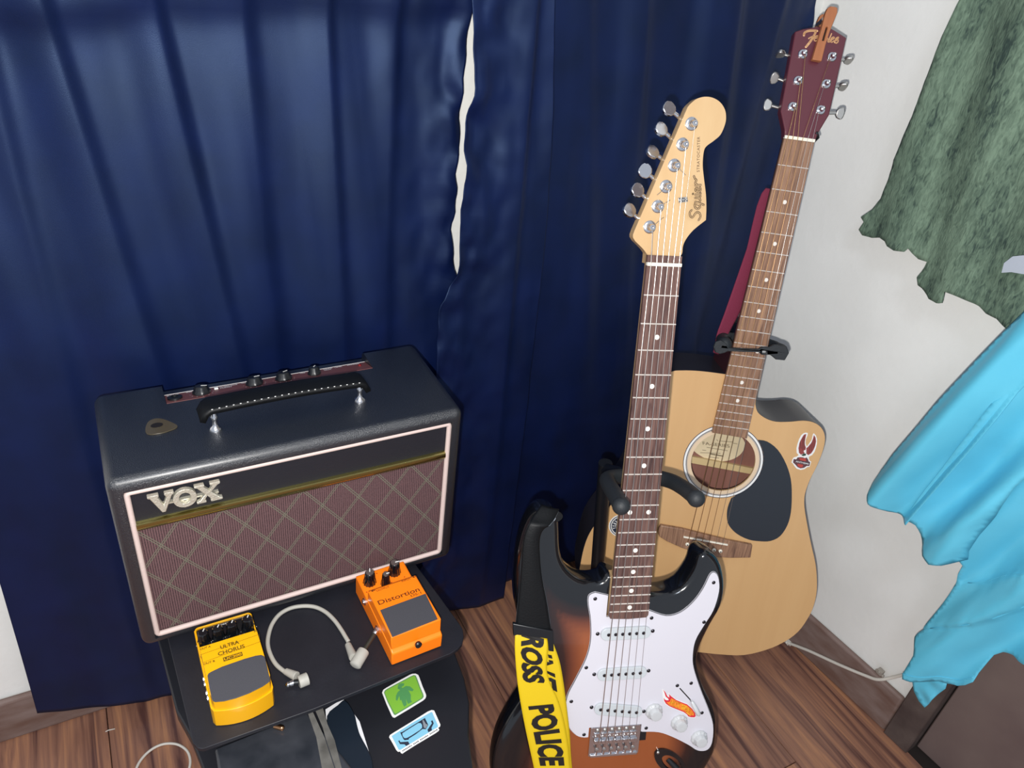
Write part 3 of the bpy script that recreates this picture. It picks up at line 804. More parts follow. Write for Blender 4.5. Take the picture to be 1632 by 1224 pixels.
g = G(); zt_ = .0503
q = to_yp([(0.041,0.6316),(0.062,0.6307),(0.0368,0.6233),(0.0668,0.623),(0.0419,0.6141),(0.0612,0.613),(0.0196,0.639),(0.0313,0.6384),(0.0197,0.617),(0.0321,0.6164),(0.081,0.6409),(0.0841,0.6407),(0.0192,0.6329),(0.0855,0.636),(0.0844,0.6251),(0.0192,0.6213)])
for a, b, h, s_ in ((q[0], q[1], .0056, 'ULTRA'), (q[2], q[3], .0056, 'CHORUS'), (q[6], q[7], .0030, 'OUT A'), (q[8], q[9], .0030, 'OUT B'), (q[10], q[11], .0028, 'IN')):
    text_flat(g, s_, (a[0], a[1], zt_), (1, 0, 0), (0, 1, 0), b[0] - a[0], h, bold=.025)
for a, b in ((12, 13), (13, 14), (14, 15), (15, 12)):
    stroke(g, [q[a], q[b]], .0004, zt_, sm=0)
bx = [(q[4][0] - .001, q[4][1] - .0008), (q[5][0] + .001, q[4][1] - .0008), (q[5][0] + .001, q[4][1] + .0050), (q[4][0] - .001, q[4][1] + .0050)]
g.add([(a, b, zt_) for a, b in bx], [(0, 1, 2, 3)])
g.build('lettering', M_yink, pe)
g = G(); text_flat(g, 'UC200', (q[4][0], q[4][1] + .0003, zt_ + .0002), (1, 0, 0), (0, 1, 0), q[5][0] - q[4][0], .0036, bold=.015)
g.build('model_lettering', M_yellow, pe)
kp = to_yp([(0.0263,0.6649),(0.0429,0.6645),(0.0592,0.6649),(0.0779,0.6658)])
for x_, y_ in kp:
    T_ = Matrix.Translation((x_, y_ + .001, .031))
    kn = G().lathe([(.0078, 0), (.0076, .002), (.0064, .006), (.0060, .016), (.0050, .0172), (.0002, .0172)], 24, T_, .05, 12).build('knob', M_glossb, pn, smooth=40)
    G().box(-.0005, .0005, .001, .0050, .0172, .0177, T_ @ Matrix.Rotation(R(-30), 4, 'Z')).build('pointer', M_white, kn)
g = G()
for x_, y_ in kp:
    for a in (-160, -130, -100, -70, -40, -15):
        cx_, cy_ = x_ + .0098 * math.cos(R(a)), y_ + .001 + .0098 * math.sin(R(a))
        g.prism(circle(cx_, cy_, .0004, 6), .0310, .0313)
text_flat(g, 'STEREO', (.026, .1165, .0313), (1, 0, 0), (0, 1, 0), .015, .0018)
g.build('panel_print', M_white, pn)
for y_ in (.030, .038, .050, .058):
    G().lathe([(.0030, -.0005), (.0030, .0012), (.0001, .0016)], 10, zto((0, y_, .018), (-1, 0, 0))).build('side_screw', M_chrome, pe, smooth=30)

# ------------------------------------------------------------------ patch cable between them
cp = [(0.1072,0.6064),(0.0999,0.6209),(0.0968,0.637),(0.0969,0.6528),(0.1008,0.6673),(0.1091,0.6833),(0.1214,0.6953),(0.1364,0.7),(0.152,0.6977),(0.1664,0.6902),(0.1769,0.677),(0.1837,0.6594),(0.1872,0.6423),(0.189,0.629),(0.1901,0.6203)]
zc = .4173
pc = thing('patch_cable', 'short grey patch cable looping between the yellow and the orange pedal', 'cable', (.15, .62, .414))
O3 = Matrix.Translation((-.15, -.62, -.414))
G().tube(spline([(a, b, zc) for a, b in cp], 6), .0027, 12, T=O3).build('cord', M_cable, pc, smooth=180)
bl = [(0.1075,0.6069),(0.1173,0.5931),(0.1294,0.5848),(0.1174,0.584),(0.1123,0.5858),(0.1019,0.5863)]
br = [(0.188,0.6152),(0.1872,0.5896),(0.1846,0.5785),(0.2015,0.593),(0.2054,0.5951),(0.2219,0.6084)]
def ribbed(a, b, z0, z1):
    p = []; r = []
    for i in range(13):
        t = i / 12; p.append((a[0] + (b[0] - a[0]) * t, a[1] + (b[1] - a[1]) * t, z0 + (z1 - z0) * t)); r.append((.0042 + .0018 * t) * (1 if i % 2 else .9))
    return p, r
p, r = ribbed(bl[0], bl[1], .4185, .421); G().tube(p, r, 14, T=O3).build('strain_relief', M_cable, pc, smooth=60)
p, r = ribbed(br[0], br[1], .4185, .424); G().tube(p, r, 14, T=O3).build('strain_relief', M_cable, pc, smooth=60)
def barrel(a, b, z0, z1, name='plug_body', m=M_cable, r=.0076):
    A = Vector((a[0], a[1], z0)); B = Vector((b[0], b[1], z1)); d = (B - A)
    P = [A, A + d * .02, A + d * .08, A + d * .5, B - d * .05, B]
    return G().tube(P, [r * .4, r * .8, r, r, r, r * .93], 20, T=O3).build(name, m, pc, smooth=45)
barrel(bl[2], bl[3], .4215, .4215); barrel(br[2], br[3], .4225, .4265)
G().tube([(bl[3][0], bl[3][1], .4215), (bl[4][0], bl[4][1], .4212)], .0036, 14, T=O3).build('plug_insulator', M_black, pc, smooth=40)
a, b = Vector((*bl[4], .4212)), Vector((*bl[5], .4205))
G().tube([a, a.lerp(b, .45), a.lerp(b, .5), a.lerp(b, .6), a.lerp(b, .75), b], [.0032, .0032, .0022, .0030, .0032, .0008], 14, T=O3).build('plug_tip', M_chrome, pc, smooth=50)
jk = Vector(OP) + Vector((0, .047, .018))
a, b = Vector((*br[3], .4265)), Vector((jk.x - .002, jk.y, jk.z))
G().tube([a, a.lerp(b, .75)], [.0030, .0030], 14, T=O3).build('plug_shaft', mat('smoked_shaft', (70, 68, 62), .4, metal=.6), pc, smooth=40)
G().tube([a.lerp(b, .75), a.lerp(b, .8), a.lerp(b, .9), b], [.0028, .0040, .0038, .0030], 14, T=O3).build('plug_collar', M_chrome, pc, smooth=50)
# ------------------------------------------------------------------ electric guitar (own frame: x right, y from nut to bridge, z into the guitar)
MS = Matrix(((0.941396,-0.110116,0.318822,0.580924),(-0.337288,-0.316154,0.886726,0.635591),(0.003154,-0.942296,-0.334767,0.891104),(0,0,0,1)))
MA = Matrix(((0.854608,-0.142301,0.499396,0.898616),(-0.519186,-0.216393,0.826813,0.769782),(-0.009590,-0.965880,-0.258812,0.985252),(0,0,0,1)))
MH = Matrix(((0.854608,-0.250994,0.454586,0.899542),(-0.519186,-0.396840,0.756944,0.771258),(-0.009590,-0.882905,-0.469455,0.987891),(0,0,0,1)))
eg = thing('electric_guitar', 'sunburst electric guitar with white pickguard standing in front of the acoustic', 'guitar', Mx=MS)
def shaped_body(outline, z0, z1, rr, step, name, m, parent):
    """solid body with rounded edges; point attribute 'burst' = distance from the rim"""
    P = [Vector((p[0], p[1])) for p in outline]
    A_ = np.array([(p.x, p.y) for p in P]); B_ = np.roll(A_, -1, 0)
    def dist(q):
        d = B_ - A_; t = ((q - A_) * d).sum(1) / ((d * d).sum(1) + 1e-12); t = np.clip(t, 0, 1)
        return float(np.sqrt((((A_ + d * t[:, None]) - q) ** 2).sum(1)).min())
    pts = list(P)
    # rings near the rim, then a grid
    for dd in (rr * .12, rr * .35, rr * .65, rr):
        for p in offset([(p.x, p.y) for p in P], -dd):
            if dist(np.array(p)) > dd * .93: pts.append(Vector(p))
    x0, y0 = A_.min(0); x1, y1 = A_.max(0)
    y = y0
    while y < y1:
        x = x0
        while x < x1:
            q = np.array((x, y))
            if dist(q) > rr * 1.25: pts.append(Vector((x, y)))
            x += step
        y += step
    n = len(P)
    vs, es, fs, *_ = geometry.delaunay_2d_cdt(pts, [], [list(range(n))], 1, 1e-6)
    d = [dist(np.array((v.x, v.y))) for v in vs]
    def h(t):
        t = min(1, t / rr); return rr * (1 - math.sqrt(max(0, 1 - (1 - t) ** 2)))
    g = G()
    nv = len(vs)
    g.v = [Vector((v.x, v.y, z0 + h(t))) for v, t in zip(vs, d)] + [Vector((v.x, v.y, z1 - h(t))) for v, t in zip(vs, d)]
    g.f = [tuple(f) for f in fs] + [tuple(i + nv for i in reversed(f)) for f in fs]
    # side wall along boundary edges
    cnt = {}
    for f in fs:
        for i in range(len(f)):
            a, b = f[i], f[(i + 1) % len(f)]
            cnt[(a, b)] = 1
    for (a, b) in list(cnt):
        if (b, a) not in cnt: g.f.append((b, a, a + nv, b + nv))
    o = g.build(name, m, parent, smooth=180)
    at = o.data.attributes.new('burst', 'FLOAT', 'POINT')
    at.data.foreach_set('value', [min(1, t / .095) for t in d] * 2)
    return o
bo_ = [(-.0275,.4050),(-.0364,.4144),(-.0516,.4172),(-.0673,.4133),(-.0836,.3997),(-.0933,.3832),(-.0976,.3639),(-.1000,.3385),(-.1035,.322),(-.113,.3135),(-.126,.3135),(-.138,.324),
       (-.1465,.347),(-.1515,.38),(-.1530,.42),(-.1465,.465),(-.1350,.505),(-.1270,.545),(-.1290,.575),(-.1372,.5933),(-.1499,.6173),(-.1637,.6521),(-.1695,.6908),(-.1660,.730),
       (-.150,.768),(-.120,.792),(-.075,.804),(-.02,.807),(.04,.804),(.09,.792),(.128,.765),(.1480,.7213),(.1562,.700),(.1573,.6743),(.1534,.6436),(.1431,.6167),(.1279,.5898),(.1158,.5599),
       (.1122,.5381),(.1157,.517),(.1256,.4893),(.1371,.4619),(.1386,.431),(.1300,.4002),(.1160,.3825),(.1023,.3785),(.0934,.3857),(.0893,.4056),(.0758,.4286),(.0543,.4379),(.0325,.4377),(.0275,.4340)]
body = shaped_body(sm2(bo_, 3), .0095, .0530, .011, .0075, 'body', M_burst, eg)
# pickguard
pgo = sm2([(-.0461,.4306),(-.0539,.4344),(-.0545,.4452),(-.0492,.4702),(-.0467,.501),(-.0509,.529),(-.0639,.5625),(-.0726,.5851),(-.0738,.6114),(-.0678,.6325),(-.0547,.6484),(-.0438,.6523)], 4, False) + \
      [(-.0385,.6523),(-.0385,.637),(.0375,.637),(.0375,.6485)] + \
      sm2([(.0397,.6495),(.0647,.6524),(.088,.6628),(.1121,.6772),(.1274,.6878),(.1416,.6874),(.147,.6738),(.1444,.6456),(.133,.6172),(.1181,.586),(.1045,.5526),(.1007,.5318),(.1021,.5087),(.1116,.4863),
           (.1224,.464),(.127,.4361),(.1239,.4165),(.118,.4074),(.1117,.4105),(.1047,.4296),(.0937,.4487),(.0768,.4648),(.0561,.4695),(.0301,.4599)], 4, False) + \
      [(.0288,.4599),(.0288,.4600),(.0288,.4668),(-.0288,.4668),(-.0288,.4354)]
pgo = [p for i, p in enumerate(pgo) if (Vector(p) - Vector(pgo[i - 1])).length > 2e-4]
pg = G().prism(pgo, .0072, .0085).build('pickguard', M_pgw, eg)
G().prism(offset(pgo, .0006), .0085, .0090).build('black_ply', M_ink, pg)
G().prism(offset(pgo, .0010), .0090, .0098).build('white_ply', M_pgw, pg)
g = G()
for x_, y_ in ((-.0459,.4393),(-.0499,.5421),(-.0668,.5934),(-.0447,.6477),(.0352,.4713),(.1112,.4811),(.1179,.4218),(.1037,.5759),(.0836,.5784),(.1256,.6252),(.0449,.6441)):
    sc_ = G().lathe([(.0001, .0062), (.0018, .0064), (.0027, .0072), (.0027, .0075)], 12, Matrix.Translation((x_, y_, 0)))
    sc_.build('screw', M_dark, pg, smooth=60)
def cap(cx, cy, w, h, rot, n=8):
    o = []
    for s_, a0 in ((1, -90), (-1, 90)):
        for i in range(n + 1):
            a = R(a0 + 180 * i / n); o.append((s_ * (w / 2 - h / 2) + h / 2 * math.cos(a), h / 2 * math.sin(a)))
    return [(cx + a * math.cos(rot) - b * math.sin(rot), cy + a * math.sin(rot) + b * math.cos(rot)) for a, b in o]
for cy, a0, a1, ya, yb in ((.4912, -.024, .0246, .4914, .4911), (.5526, -.0247, .0259, .5529, .5523), (.6105, -.0254, .0266, .6064, .6146)):
    rot = math.atan2(yb - ya, a1 - a0); cx = (a0 + a1) / 2
    pk_ = G().prism(cap(cx, cy, .0700, .0180, rot), .0035, .0074).build('pickup', M_pickw, eg, bevel=.0012, seg=3)
    for i in range(6):
        t = i / 5
        G().lathe([(.0024, .0036), (.0024, .0028), (.0020, .0024), (.0001, .0024)], 12, Matrix.Translation((a0 + (a1 - a0) * t, ya + (yb - ya) * t, 0))).build('pole_piece', M_dark, pk_, smooth=40)
    for s_ in (-1, 1):
        G().lathe([(.0001, .0058), (.0022, .0062), (.0028, .0072)], 12, Matrix.Translation((cx + s_ * .0385 * math.cos(rot), cy + s_ * .0385 * math.sin(rot), 0))).build('pickup_screw', M_dark, pk_, smooth=60)
# three white knobs, the switch
ZN = Matrix(((1, 0, 0, 0), (0, -1, 0, 0), (0, 0, -1, 0), (0, 0, 0, 1)))
for x_, y_ in ((.0533, .6149), (.0926, .6359), (.1257, .6639)):
    T_ = Matrix.Translation((x_, y_ + .002, .0072)) @ ZN
    kn = G().lathe([(.0122, 0), (.0124, .0012), (.0118, .0030), (.0092, .0048), (.0084, .0108), (.0078, .0118), (.0055, .0122), (.0001, .0116)], 44, T_, .025, 11).build('knob', M_knobw, eg, smooth=35)
    g = G()
    for i in range(10):
        a = R(-150 + i * 30); 
        q = [T_ @ Vector(((.0108 + dx) * math.cos(a) - dy * math.sin(a), (.0108 + dx) * math.sin(a) + dy * math.cos(a), .0042 - dx * .7)) for dx, dy in ((-.0008, -.0003), (.0008, -.0003), (.0008, .0003), (-.0008, .0003))]
        g.add(q, [(0, 1, 2, 3)])
    g.build('knob_numbers', mat('grey_ink', (150, 150, 152), .5), kn)
sw = [(0.0879,0.5831),(0.1056,0.6027),(0.1169,0.6217)]
g = G(); stroke(g, [sw[0], sw[1], (sw[1][0] + (sw[2][0] - sw[1][0]) * .3, sw[1][1] + (sw[2][1] - sw[1][1]) * .3)], .0017, .00715, sm=0); g.build('switch_slot', M_ink, pg)
a = Vector((*sw[1], .004)); b = Vector((*sw[2], -.003)); a.x += .0008
G().tube([a, a.lerp(b, .1), a.lerp(b, .5), a.lerp(b, .9), b], [.0012, .0026, .0034, .0034, .001], 14).tube([Vector((a.x, a.y, .0072)), a], .0008, 6).build('switch_tip', M_knobw, eg, smooth=50)
# flame sticker on the guard
fo_ = [(0.0616,0.5818),(0.066,0.585),(0.0686,0.5903),(0.0725,0.5935),(0.0713,0.5878),(0.0759,0.5936),(0.0843,0.6),(0.094,0.6049),(0.1016,0.6084),(0.1098,0.6159),(0.1156,0.6237),(0.1172,0.6293),(0.1159,0.6324),(0.1094,0.6317),(0.1044,0.63),(0.1024,0.6268),(0.0978,0.6227),(0.091,0.6192),(0.0824,0.615),(0.0744,0.611),(0.0688,0.6067),(0.0655,0.6012),(0.0638,0.5937)]
fr_ = [(0.0631,0.5831),(0.0668,0.5872),(0.0706,0.5942),(0.0737,0.5966),(0.0726,0.5906),(0.0761,0.5945),(0.0845,0.6012),(0.0936,0.6058),(0.1013,0.6093),(0.1095,0.6169),(0.1149,0.6243),(0.1165,0.6292),(0.115,0.6313),(0.1093,0.6307),(0.1052,0.629),(0.1032,0.6261),(0.0982,0.6219),(0.0914,0.6184),(0.0827,0.6143),(0.0751,0.6103),(0.0696,0.6059),(0.0664,0.6008),(0.0654,0.596),(0.0673,0.5991),(0.0702,0.6006),(0.0733,0.6005),(0.0719,0.5978),(0.0681,0.5945),(0.0656,0.588)]
fy_ = [(0.07,0.6035),(0.0748,0.6033),(0.0768,0.5976),(0.0846,0.6026),(0.0936,0.6074),(0.101,0.6109),(0.1087,0.6181),(0.1134,0.625),(0.1134,0.6282),(0.107,0.627),(0.1043,0.6238),(0.0989,0.6201),(0.0916,0.6166),(0.083,0.6126),(0.075,0.6085)]
stk = sticker('flame_sticker', pg, [([fo_], M_white), ([fr_], mat('red_flame', (206, 40, 56), .4)), ([fy_], mat('orange_flame', (236, 132, 40), .4))], .0071, dz=-1, label='red and yellow flame sticker with lettering')
hw0 = [(0.0734,0.6087),(0.0825,0.6128),(0.0911,0.6167),(0.0984,0.6207),(0.1039,0.6253),(0.108,0.6289)]
hw1 = [(0.0774,0.5979),(0.0849,0.602),(0.0936,0.6072),(0.1014,0.6114),(0.1081,0.6179),(0.1133,0.6253)]
def along(tab, u):
    t = u * (len(tab) - 1); i = min(int(t), len(tab) - 2); f = t - i
    return Vector(tab[i]).lerp(Vector(tab[i + 1]), f)
g = G()
def hwf(u0, u1):
    def fn(u, v):
        a = along(hw0, u0 + (u1 - u0) * u); b = along(hw1, u0 + (u1 - u0) * u); c = a.lerp(b, .04 + .92 * v)
        return (c.x, c.y, .0065)
    return fn
text_on(g, 'HOT', hwf(.02, .36), bold=.02); text_on(g, 'WHEELS', hwf(.42, .98), bold=.02)
g.build('sticker_lettering', mat('yellow_flame', (252, 214, 50), .4), stk)
# bridge
br_ = thing_part = bpy.data.objects.new('bridge', None)
bpy.data.objects.remove(br_)
plate = G().prism(rrect(-.0363, .0363, .6374, .6835, .002), .0062, .0082).build('bridge', M_chrome, eg, bevel=.0006)
G().box(-.0340, .0340, .6800, .6838, .0040, .0085).build('rear_lip', M_chrome, plate, bevel=.0005)
G().box(.0364, .0460, .6440, .6640, .0078, .0100).build('black_block', M_black, plate)  # flat black rectangle on the right side of the bridge
for i in range(6):
    x_ = -.0258 + i * .0104
    s_ = G().box(x_ - .0048, x_ + .0048, .6455, .6600, .0045, .0062).box(x_ - .0048, x_ + .0048, .6545, .6605, .0010, .0046).build('saddle', M_chrome, plate, bevel=.0005)
    G().tube([(x_, .6605, .0030), (x_, .6790, .0040)], .0014, 8).build('saddle_screw', M_chrome, s_, smooth=60)
    G().lathe([(.0001, .0010), (.0026, .0014), (.0030, .0026), (.0022, .0036)], 12, Matrix.Translation((x_, .6695, 0))).build('screw_head', M_nickel, plate, smooth=60)
    G().lathe([(.0001, .0045), (.0024, .0050), (.0030, .0062)], 12, Matrix.Translation((x_, .6415, 0))).build('mounting_screw', M_nickel, plate, smooth=60)
    g = G()
    for s2 in (-1, 1): g.lathe([(.0011, .0036), (.0011, .0046)], 8, Matrix.Translation((x_ + s2 * .0028, .6500, 0)))
    g.build('height_screw', M_nickel, s_)
# jack plate
jc = [(0.0645,0.6838),(0.1431,0.7548)]
ja = Vector(jc[0]); jb = Vector(jc[1]); d = (jb - ja).normalized(); c_ = ja + d * .030
rot = math.atan2(d.y, d.x)
jp = G().prism(circle(c_.x, c_.y, .031, 36, .0150, rot), .0065, .0096, [circle(c_.x + d.x * .004, c_.y + d.y * .004, .0205, 30, .0095, rot)]).build('jack_plate', M_glossb, eg, bevel=.0012)
Tj = Matrix.Translation((c_.x + d.x * .004, c_.y + d.y * .004, 0)) @ Matrix.Rotation(rot, 4, 'Z')
G().grid(lambda u, v: (.0205 * (2 * u - 1), .0095 * (2 * v - 1) * math.sqrt(max(.02, 1 - (2 * u - 1) ** 2)), .0085 + .006 * (1 - (2 * v - 1) ** 2) * (1 - (2 * u - 1) ** 2)), 20, 10, Tj).build('recess', M_glossb, jp, smooth=180)
G().tube([Tj @ Vector((-.008, 0, .012)), Tj @ Vector((.010, 0, .004))], .0042, 14).build('jack_socket', M_black, jp, smooth=40)
for s_ in (-1, 1):
    G().lathe([(.0001, .0052), (.0018, .0055), (.0024, .0064)], 12, Matrix.Translation((c_.x + s_ * d.x * .0272, c_.y + s_ * d.y * .0272, 0))).build('plate_screw', M_nickel, jp, smooth=60)
# neck
def neck(w0, sl, ya, yb, zf, th, name, m, parent, n=20):
    def fn(u, v):
        y = ya + (yb - ya) * v; w = (w0 + sl * max(y, 0)) / 2; a = math.pi * u
        return (-w * math.cos(a), y, zf + (th + .003 * v) * math.sin(a) ** .8)
    g = G().grid(fn, n, 16)
    return g
g = neck(.0425, .0255, -.010, .466, .0048, .0160, 'neck', M_maple, eg)
g.box(-.0270, .0270, .405, .462, .0046, .020)
g.build('neck', M_maple, eg, smooth=60)
fbo = [(-.0212, -.0105), (.0212, -.0105), (.0212, 0), (.0271, .4620), (.0250, .4655), (0, .4668), (-.0250, .4655), (-.0271, .4620), (-.0212, 0)]
fb = G().prism(fbo, 0, .0052).build('fretboard', M_rose, eg)
for n in range(1, 22):
    y_ = .648 * (1 - 2 ** (-n / 12)); w = (.0424 + .0255 * y_) / 2
    G().tube([(-w, y_, -.0001), (w, y_, -.0001)], .0009, 8).build('fret', M_fret, fb, smooth=60)
for n in (3, 5, 7, 9, 12, 15, 17, 19, 21):
    y_ = .648 * (1 - (2 ** (-n / 12) + 2 ** (-(n - 1) / 12)) / 2)
    for x_ in ((-.0125, .0125) if n == 12 else (0,)):
        G().prism(circle(x_, y_, .0031, 18), -.0002, .0004).build('inlay_dot', M_pearl, fb)
G().box(-.0213, .0213, -.0022, .0018, -.0022, .004).build('nut', M_bone, eg, bevel=.0004)
# headstock
hs = [(.0212,-.0095),(.0236,-.0138),(.0237,-.022),(.0268,-.0307),(.0348,-.0416),(.0487,-.0536)]
hs = sm2(hs, 4, False)[:-1] + sm2([(.0487,-.0536),(.0478,-.0659),(.0452,-.0827),(.0403,-.1019),(.0372,-.1160),(.0368,-.1302),(.0393,-.1365),(.0475,-.1431),(.0549,-.1504),(.0588,-.1614),(.0592,-.1695),(.0566,-.178),(.0497,-.1855),
      (.0402,-.1895),(.0305,-.1898),(.0213,-.1868),(.0146,-.1811),(.0115,-.1770)], 4, False)[:-1] + [(.0115,-.1770),(-.0378,-.0375),(-.0392,-.0325),(-.0388,-.0293)] + sm2([(-.0356,-.0252),(-.0257,-.0171),(-.0206,-.0115),(-.0204,-.0095)], 4, False)
hd = G().prism(hs, .0070, .0205).build('headstock', M_maple, eg, bevel=.0014, seg=3)
G().prism([(-.0204, -.012), (.0210, -.012), (.0210, 0), (-.0204, 0)], .0052, .0205).build('headstock_heel', M_maple, eg)
posts = [(.0182,-.1598),(.0100,-.1367),(.0026,-.1131),(-.0048,-.0891),(-.0124,-.0662),(-.0200,-.0424)]
btn = [(-.0079,-.1751),(-.015,-.1524),(-.0224,-.1269),(-.0296,-.1054),(-.0365,-.0834),(-.044,-.0602)]
for i, ((x_, y_), (bx_, by_)) in enumerate(zip(posts, btn)):
    T_ = Matrix.Translation((x_, y_, .007)) @ ZN
    t_ = G().lathe([(.0076, 0), (.0076, .0008), (.0068, .0015), (.0042, .0018), (.0040, .0060), (.0034, .0068), (.0038, .0095), (.0032, .0112), (.0014, .0114), (.0001, .0106)], 22, T_).build('tuner_post', M_chrome, eg, smooth=35)
    d = (Vector((bx_, by_)) - Vector((x_, y_))).normalized()
    e = Vector((x_, y_)) + d * .0175
    a = Vector((e.x, e.y, .0165)); b = Vector((bx_, by_, .0155))
    G().tube([Vector((x_, y_, .0235)) , Vector((x_, y_, .0205))], .0075, 12).tube([Vector((x_ + d.x * .002, y_ + d.y * .002, .0232)), a.lerp(b, .5)], .0022, 10).tube([a.lerp(b, -.1), a.lerp(b, .45)], [.0030, .0026], 12).build('tuner_shaft', M_chrome, t_, smooth=40)
    tw = R((22, 30, 38, 8, 24, 30)[i])
    side = Vector((-d.y, d.x, 0)) * math.cos(tw) + Vector((0, 0, 1)) * math.sin(tw)
    Tb = axes(b - Vector((d.x, d.y, 0)) * .0085, (d.x, d.y, 0), side)
    bt_ = [(0, -.0040), (.0022, -.0078), (.0062, -.0100), (.0120, -.0104), (.0162, -.0076), (.0176, -.0030), (.0176, .0030), (.0162, .0076), (.0120, .0104), (.0062, .0100), (.0022, .0078), (0, .0040)]
    G().prism([(u * .92, v * .82) for u, v in bt_], -.0024, .0024, T=Tb).build('tuner_button', M_chrome, t_, bevel=.0014, seg=2)
# string tree shaped like a small domino
tr_ = [(0.0102,-0.0772),(0.021,-0.079),(0.0224,-0.0733),(0.0115,-0.0716)]
ts = G().prism(tr_, .0030, .0046).build('string_tree', M_nickel, hd, bevel=.0003, label='string retainer plate patterned like dice')
g = G()
for u, v in ((.12, .2), (.12, .75), (.28, .48), (.42, .2), (.42, .75), (.60, .25), (.60, .75), (.88, .25), (.88, .75), (.74, .5)):
    a = Vector(tr_[0]).lerp(Vector(tr_[1]), u); b = Vector(tr_[3]).lerp(Vector(tr_[2]), u); c = a.lerp(b, v)
    g.prism(circle(c.x, c.y, .0008, 8), .0027, .0031)
g.build('dark_pips', M_ink, ts)
tc_ = sum((Vector(p) for p in tr_), Vector((0, 0))) / 4
G().tube([(tc_.x, tc_.y, .0046), (tc_.x, tc_.y, .0072)], .0014, 8).build('retainer_post', M_nickel, ts)
# strings
for i in range(6):
    xn = -.0172 + i * .00688; xb = -.0258 + i * .0104
    P = [(xb, .6575, .0006), (xb, .6480, -.0028), (xn + (xb - xn) * .5, .32, -.0024), (xn, 0, -.0026)]
    px_, py_ = posts[5 - i]
    if i >= 4:
        c = Vector(tr_[0 if i == 4 else 1]).lerp(Vector(tr_[2 if i == 4 else 3]), .3); P.append((tc_.x + (-.0030 if i == 4 else .0035), tc_.y, .0024))
    P.append((px_ + .0028, py_ + .002, .0030))
    P += [(px_ + .0030, py_ - .002, .0026), (px_ - .002, py_ - .0028, .0024)]
    G().tube(P, (.00062, .00056, .00048, .00036, .0003, .00026)[i], 6).build('string', M_steel, eg, smooth=60)
g = G()
for (px_, py_), (dx, dy) in (((-.0200, -.0424), (.016, -.012)), ((-.0124, -.0662), (.014, -.008)), ((-.0048, -.0891), (-.010, .010)), ((.0026, -.1131), (.015, .010))):
    g.tube([(px_ + .002 * (1 if dx > 0 else -1), py_, .0030), (px_ + dx * .6, py_ + dy * .6, .0050), (px_ + dx, py_ + dy, .0062)], .00035, 5)
g.build('string_ends', M_steel, eg)
# headstock script
p0, p1 = [(0.0388,-0.0527),(0.0337,-0.1036)]
p0 = Vector(p0); p1 = Vector(p1); L = (p1 - p0).length / 5.35; ux = (p1 - p0).normalized(); uy = Vector((ux.y, -ux.x))
if uy.x > 0: uy = -uy
TS = Matrix(((ux.x * L, uy.x * L, 0, p0.x), (ux.y * L, uy.y * L, 0, p0.y), (0, 0, 1, 0), (0, 0, 0, 1)))
sq = [[(1.3, 1.15), (1.05, 1.38), (.6, 1.3), (.45, 1.0), (.75, .78), (1.0, .5), (.9, .12), (.45, 0), (.08, .22)],
      [(2.0, .75), (1.65, .72), (1.42, .4), (1.6, .08), (1.9, .22), (2.05, .75), (2.0, .0), (1.85, -.42)],
      [(2.25, .72), (2.2, .2), (2.45, .05), (2.68, .25), (2.75, .72), (2.75, .15), (2.95, .05)],
      [(3.12, .72), (3.10, .12), (3.28, .05)], [(3.22, 1.0), (3.23, 1.02)],
      [(3.48, .38), (3.85, .42), (3.82, .68), (3.58, .66), (3.45, .32), (3.62, .04), (3.95, .12)],
      [(4.2, .72), (4.22, .02)], [(4.25, .45), (4.5, .75), (4.78, .58), (5.0, .78), (5.3, .92)]]
g = G()
for s_ in sq: stroke(g, s_, .0024 / L * 1, -.0001, TS)
g.build('script_outline', mat('script_ink', (88, 66, 50), .5), hd)
g = G()
for s_ in sq: stroke(g, s_, .0012 / L * 1, -.0003, TS)
g.build('script_fill', M_maple, hd)
g = G()
q0, q1, q2 = [(0.0342,-0.1077),(0.0301,-0.1465),(0.0316,-0.1075)]
q0 = Vector(q0); q1 = Vector(q1)
text_on(g, 'STRATOCASTER', lambda u, v: (*(q0 + (q1 - q0) * u + uy * v * .0034), .0067), bold=.005, space=1.15)
r0, r1 = [(0.0396,-0.076),(0.038,-0.0897)]
r0 = Vector(r0); r1 = Vector(r1)
text_on(g, 'BY FENDER', lambda u, v: (*(r0 + (r1 - r0) * u + uy * v * .0018), .0067), bold=.01)
g.build('model_lettering', mat('script_ink', (88, 66, 50), .5), hd)

# ------------------------------------------------------------------ acoustic guitar
ag = thing('acoustic_guitar', 'natural top acoustic guitar with cutaway and black pickguard leaning in the corner', 'guitar', Mx=MA)
ab = sm2([(.0309,.3985),(.0379,.4115),(.0532,.4201),(.0706,.4232),(.093,.4200),(.1117,.4155),(.1284,.4158),(.1436,.4231),(.1534,.4378),(.156,.4589),(.1534,.4883),(.1482,.5160),(.1469,.5416),(.1517,.5636),(.1633,.5926),(.1795,.6292),
      (.1968,.6662),(.2071,.697),(.2129,.7234),(.2141,.751),(.2102,.7749),(.2008,.8024),(.1822,.8267),(.1547,.8478),(.118,.8646),(.0781,.8695),(.0433,.8705),(.008,.8712),(-.03,.870),(-.07,.867),(-.102,.860),(-.1387,.845),
      (-.1662,.825),(-.1848,.800),(-.1942,.775),(-.1975,.751),(-.1972,.7304),(-.1968,.702),(-.1943,.6773),(-.1885,.656),(-.1790,.635),(-.160,.597),(-.1469,.565),(-.1410,.540),(-.1400,.515),(-.1435,.485),(-.1480,.455),(-.1490,.43),
      (-.1450,.405),(-.1340,.381),(-.1098,.3640),(-.0948,.36),(-.0741,.3575),(-.0526,.3566),(-.0274,.3566)], 3, False) + [(0, .3566), (.0290, .3566), (.0295, .385)]
hc = (.0022, .5035)
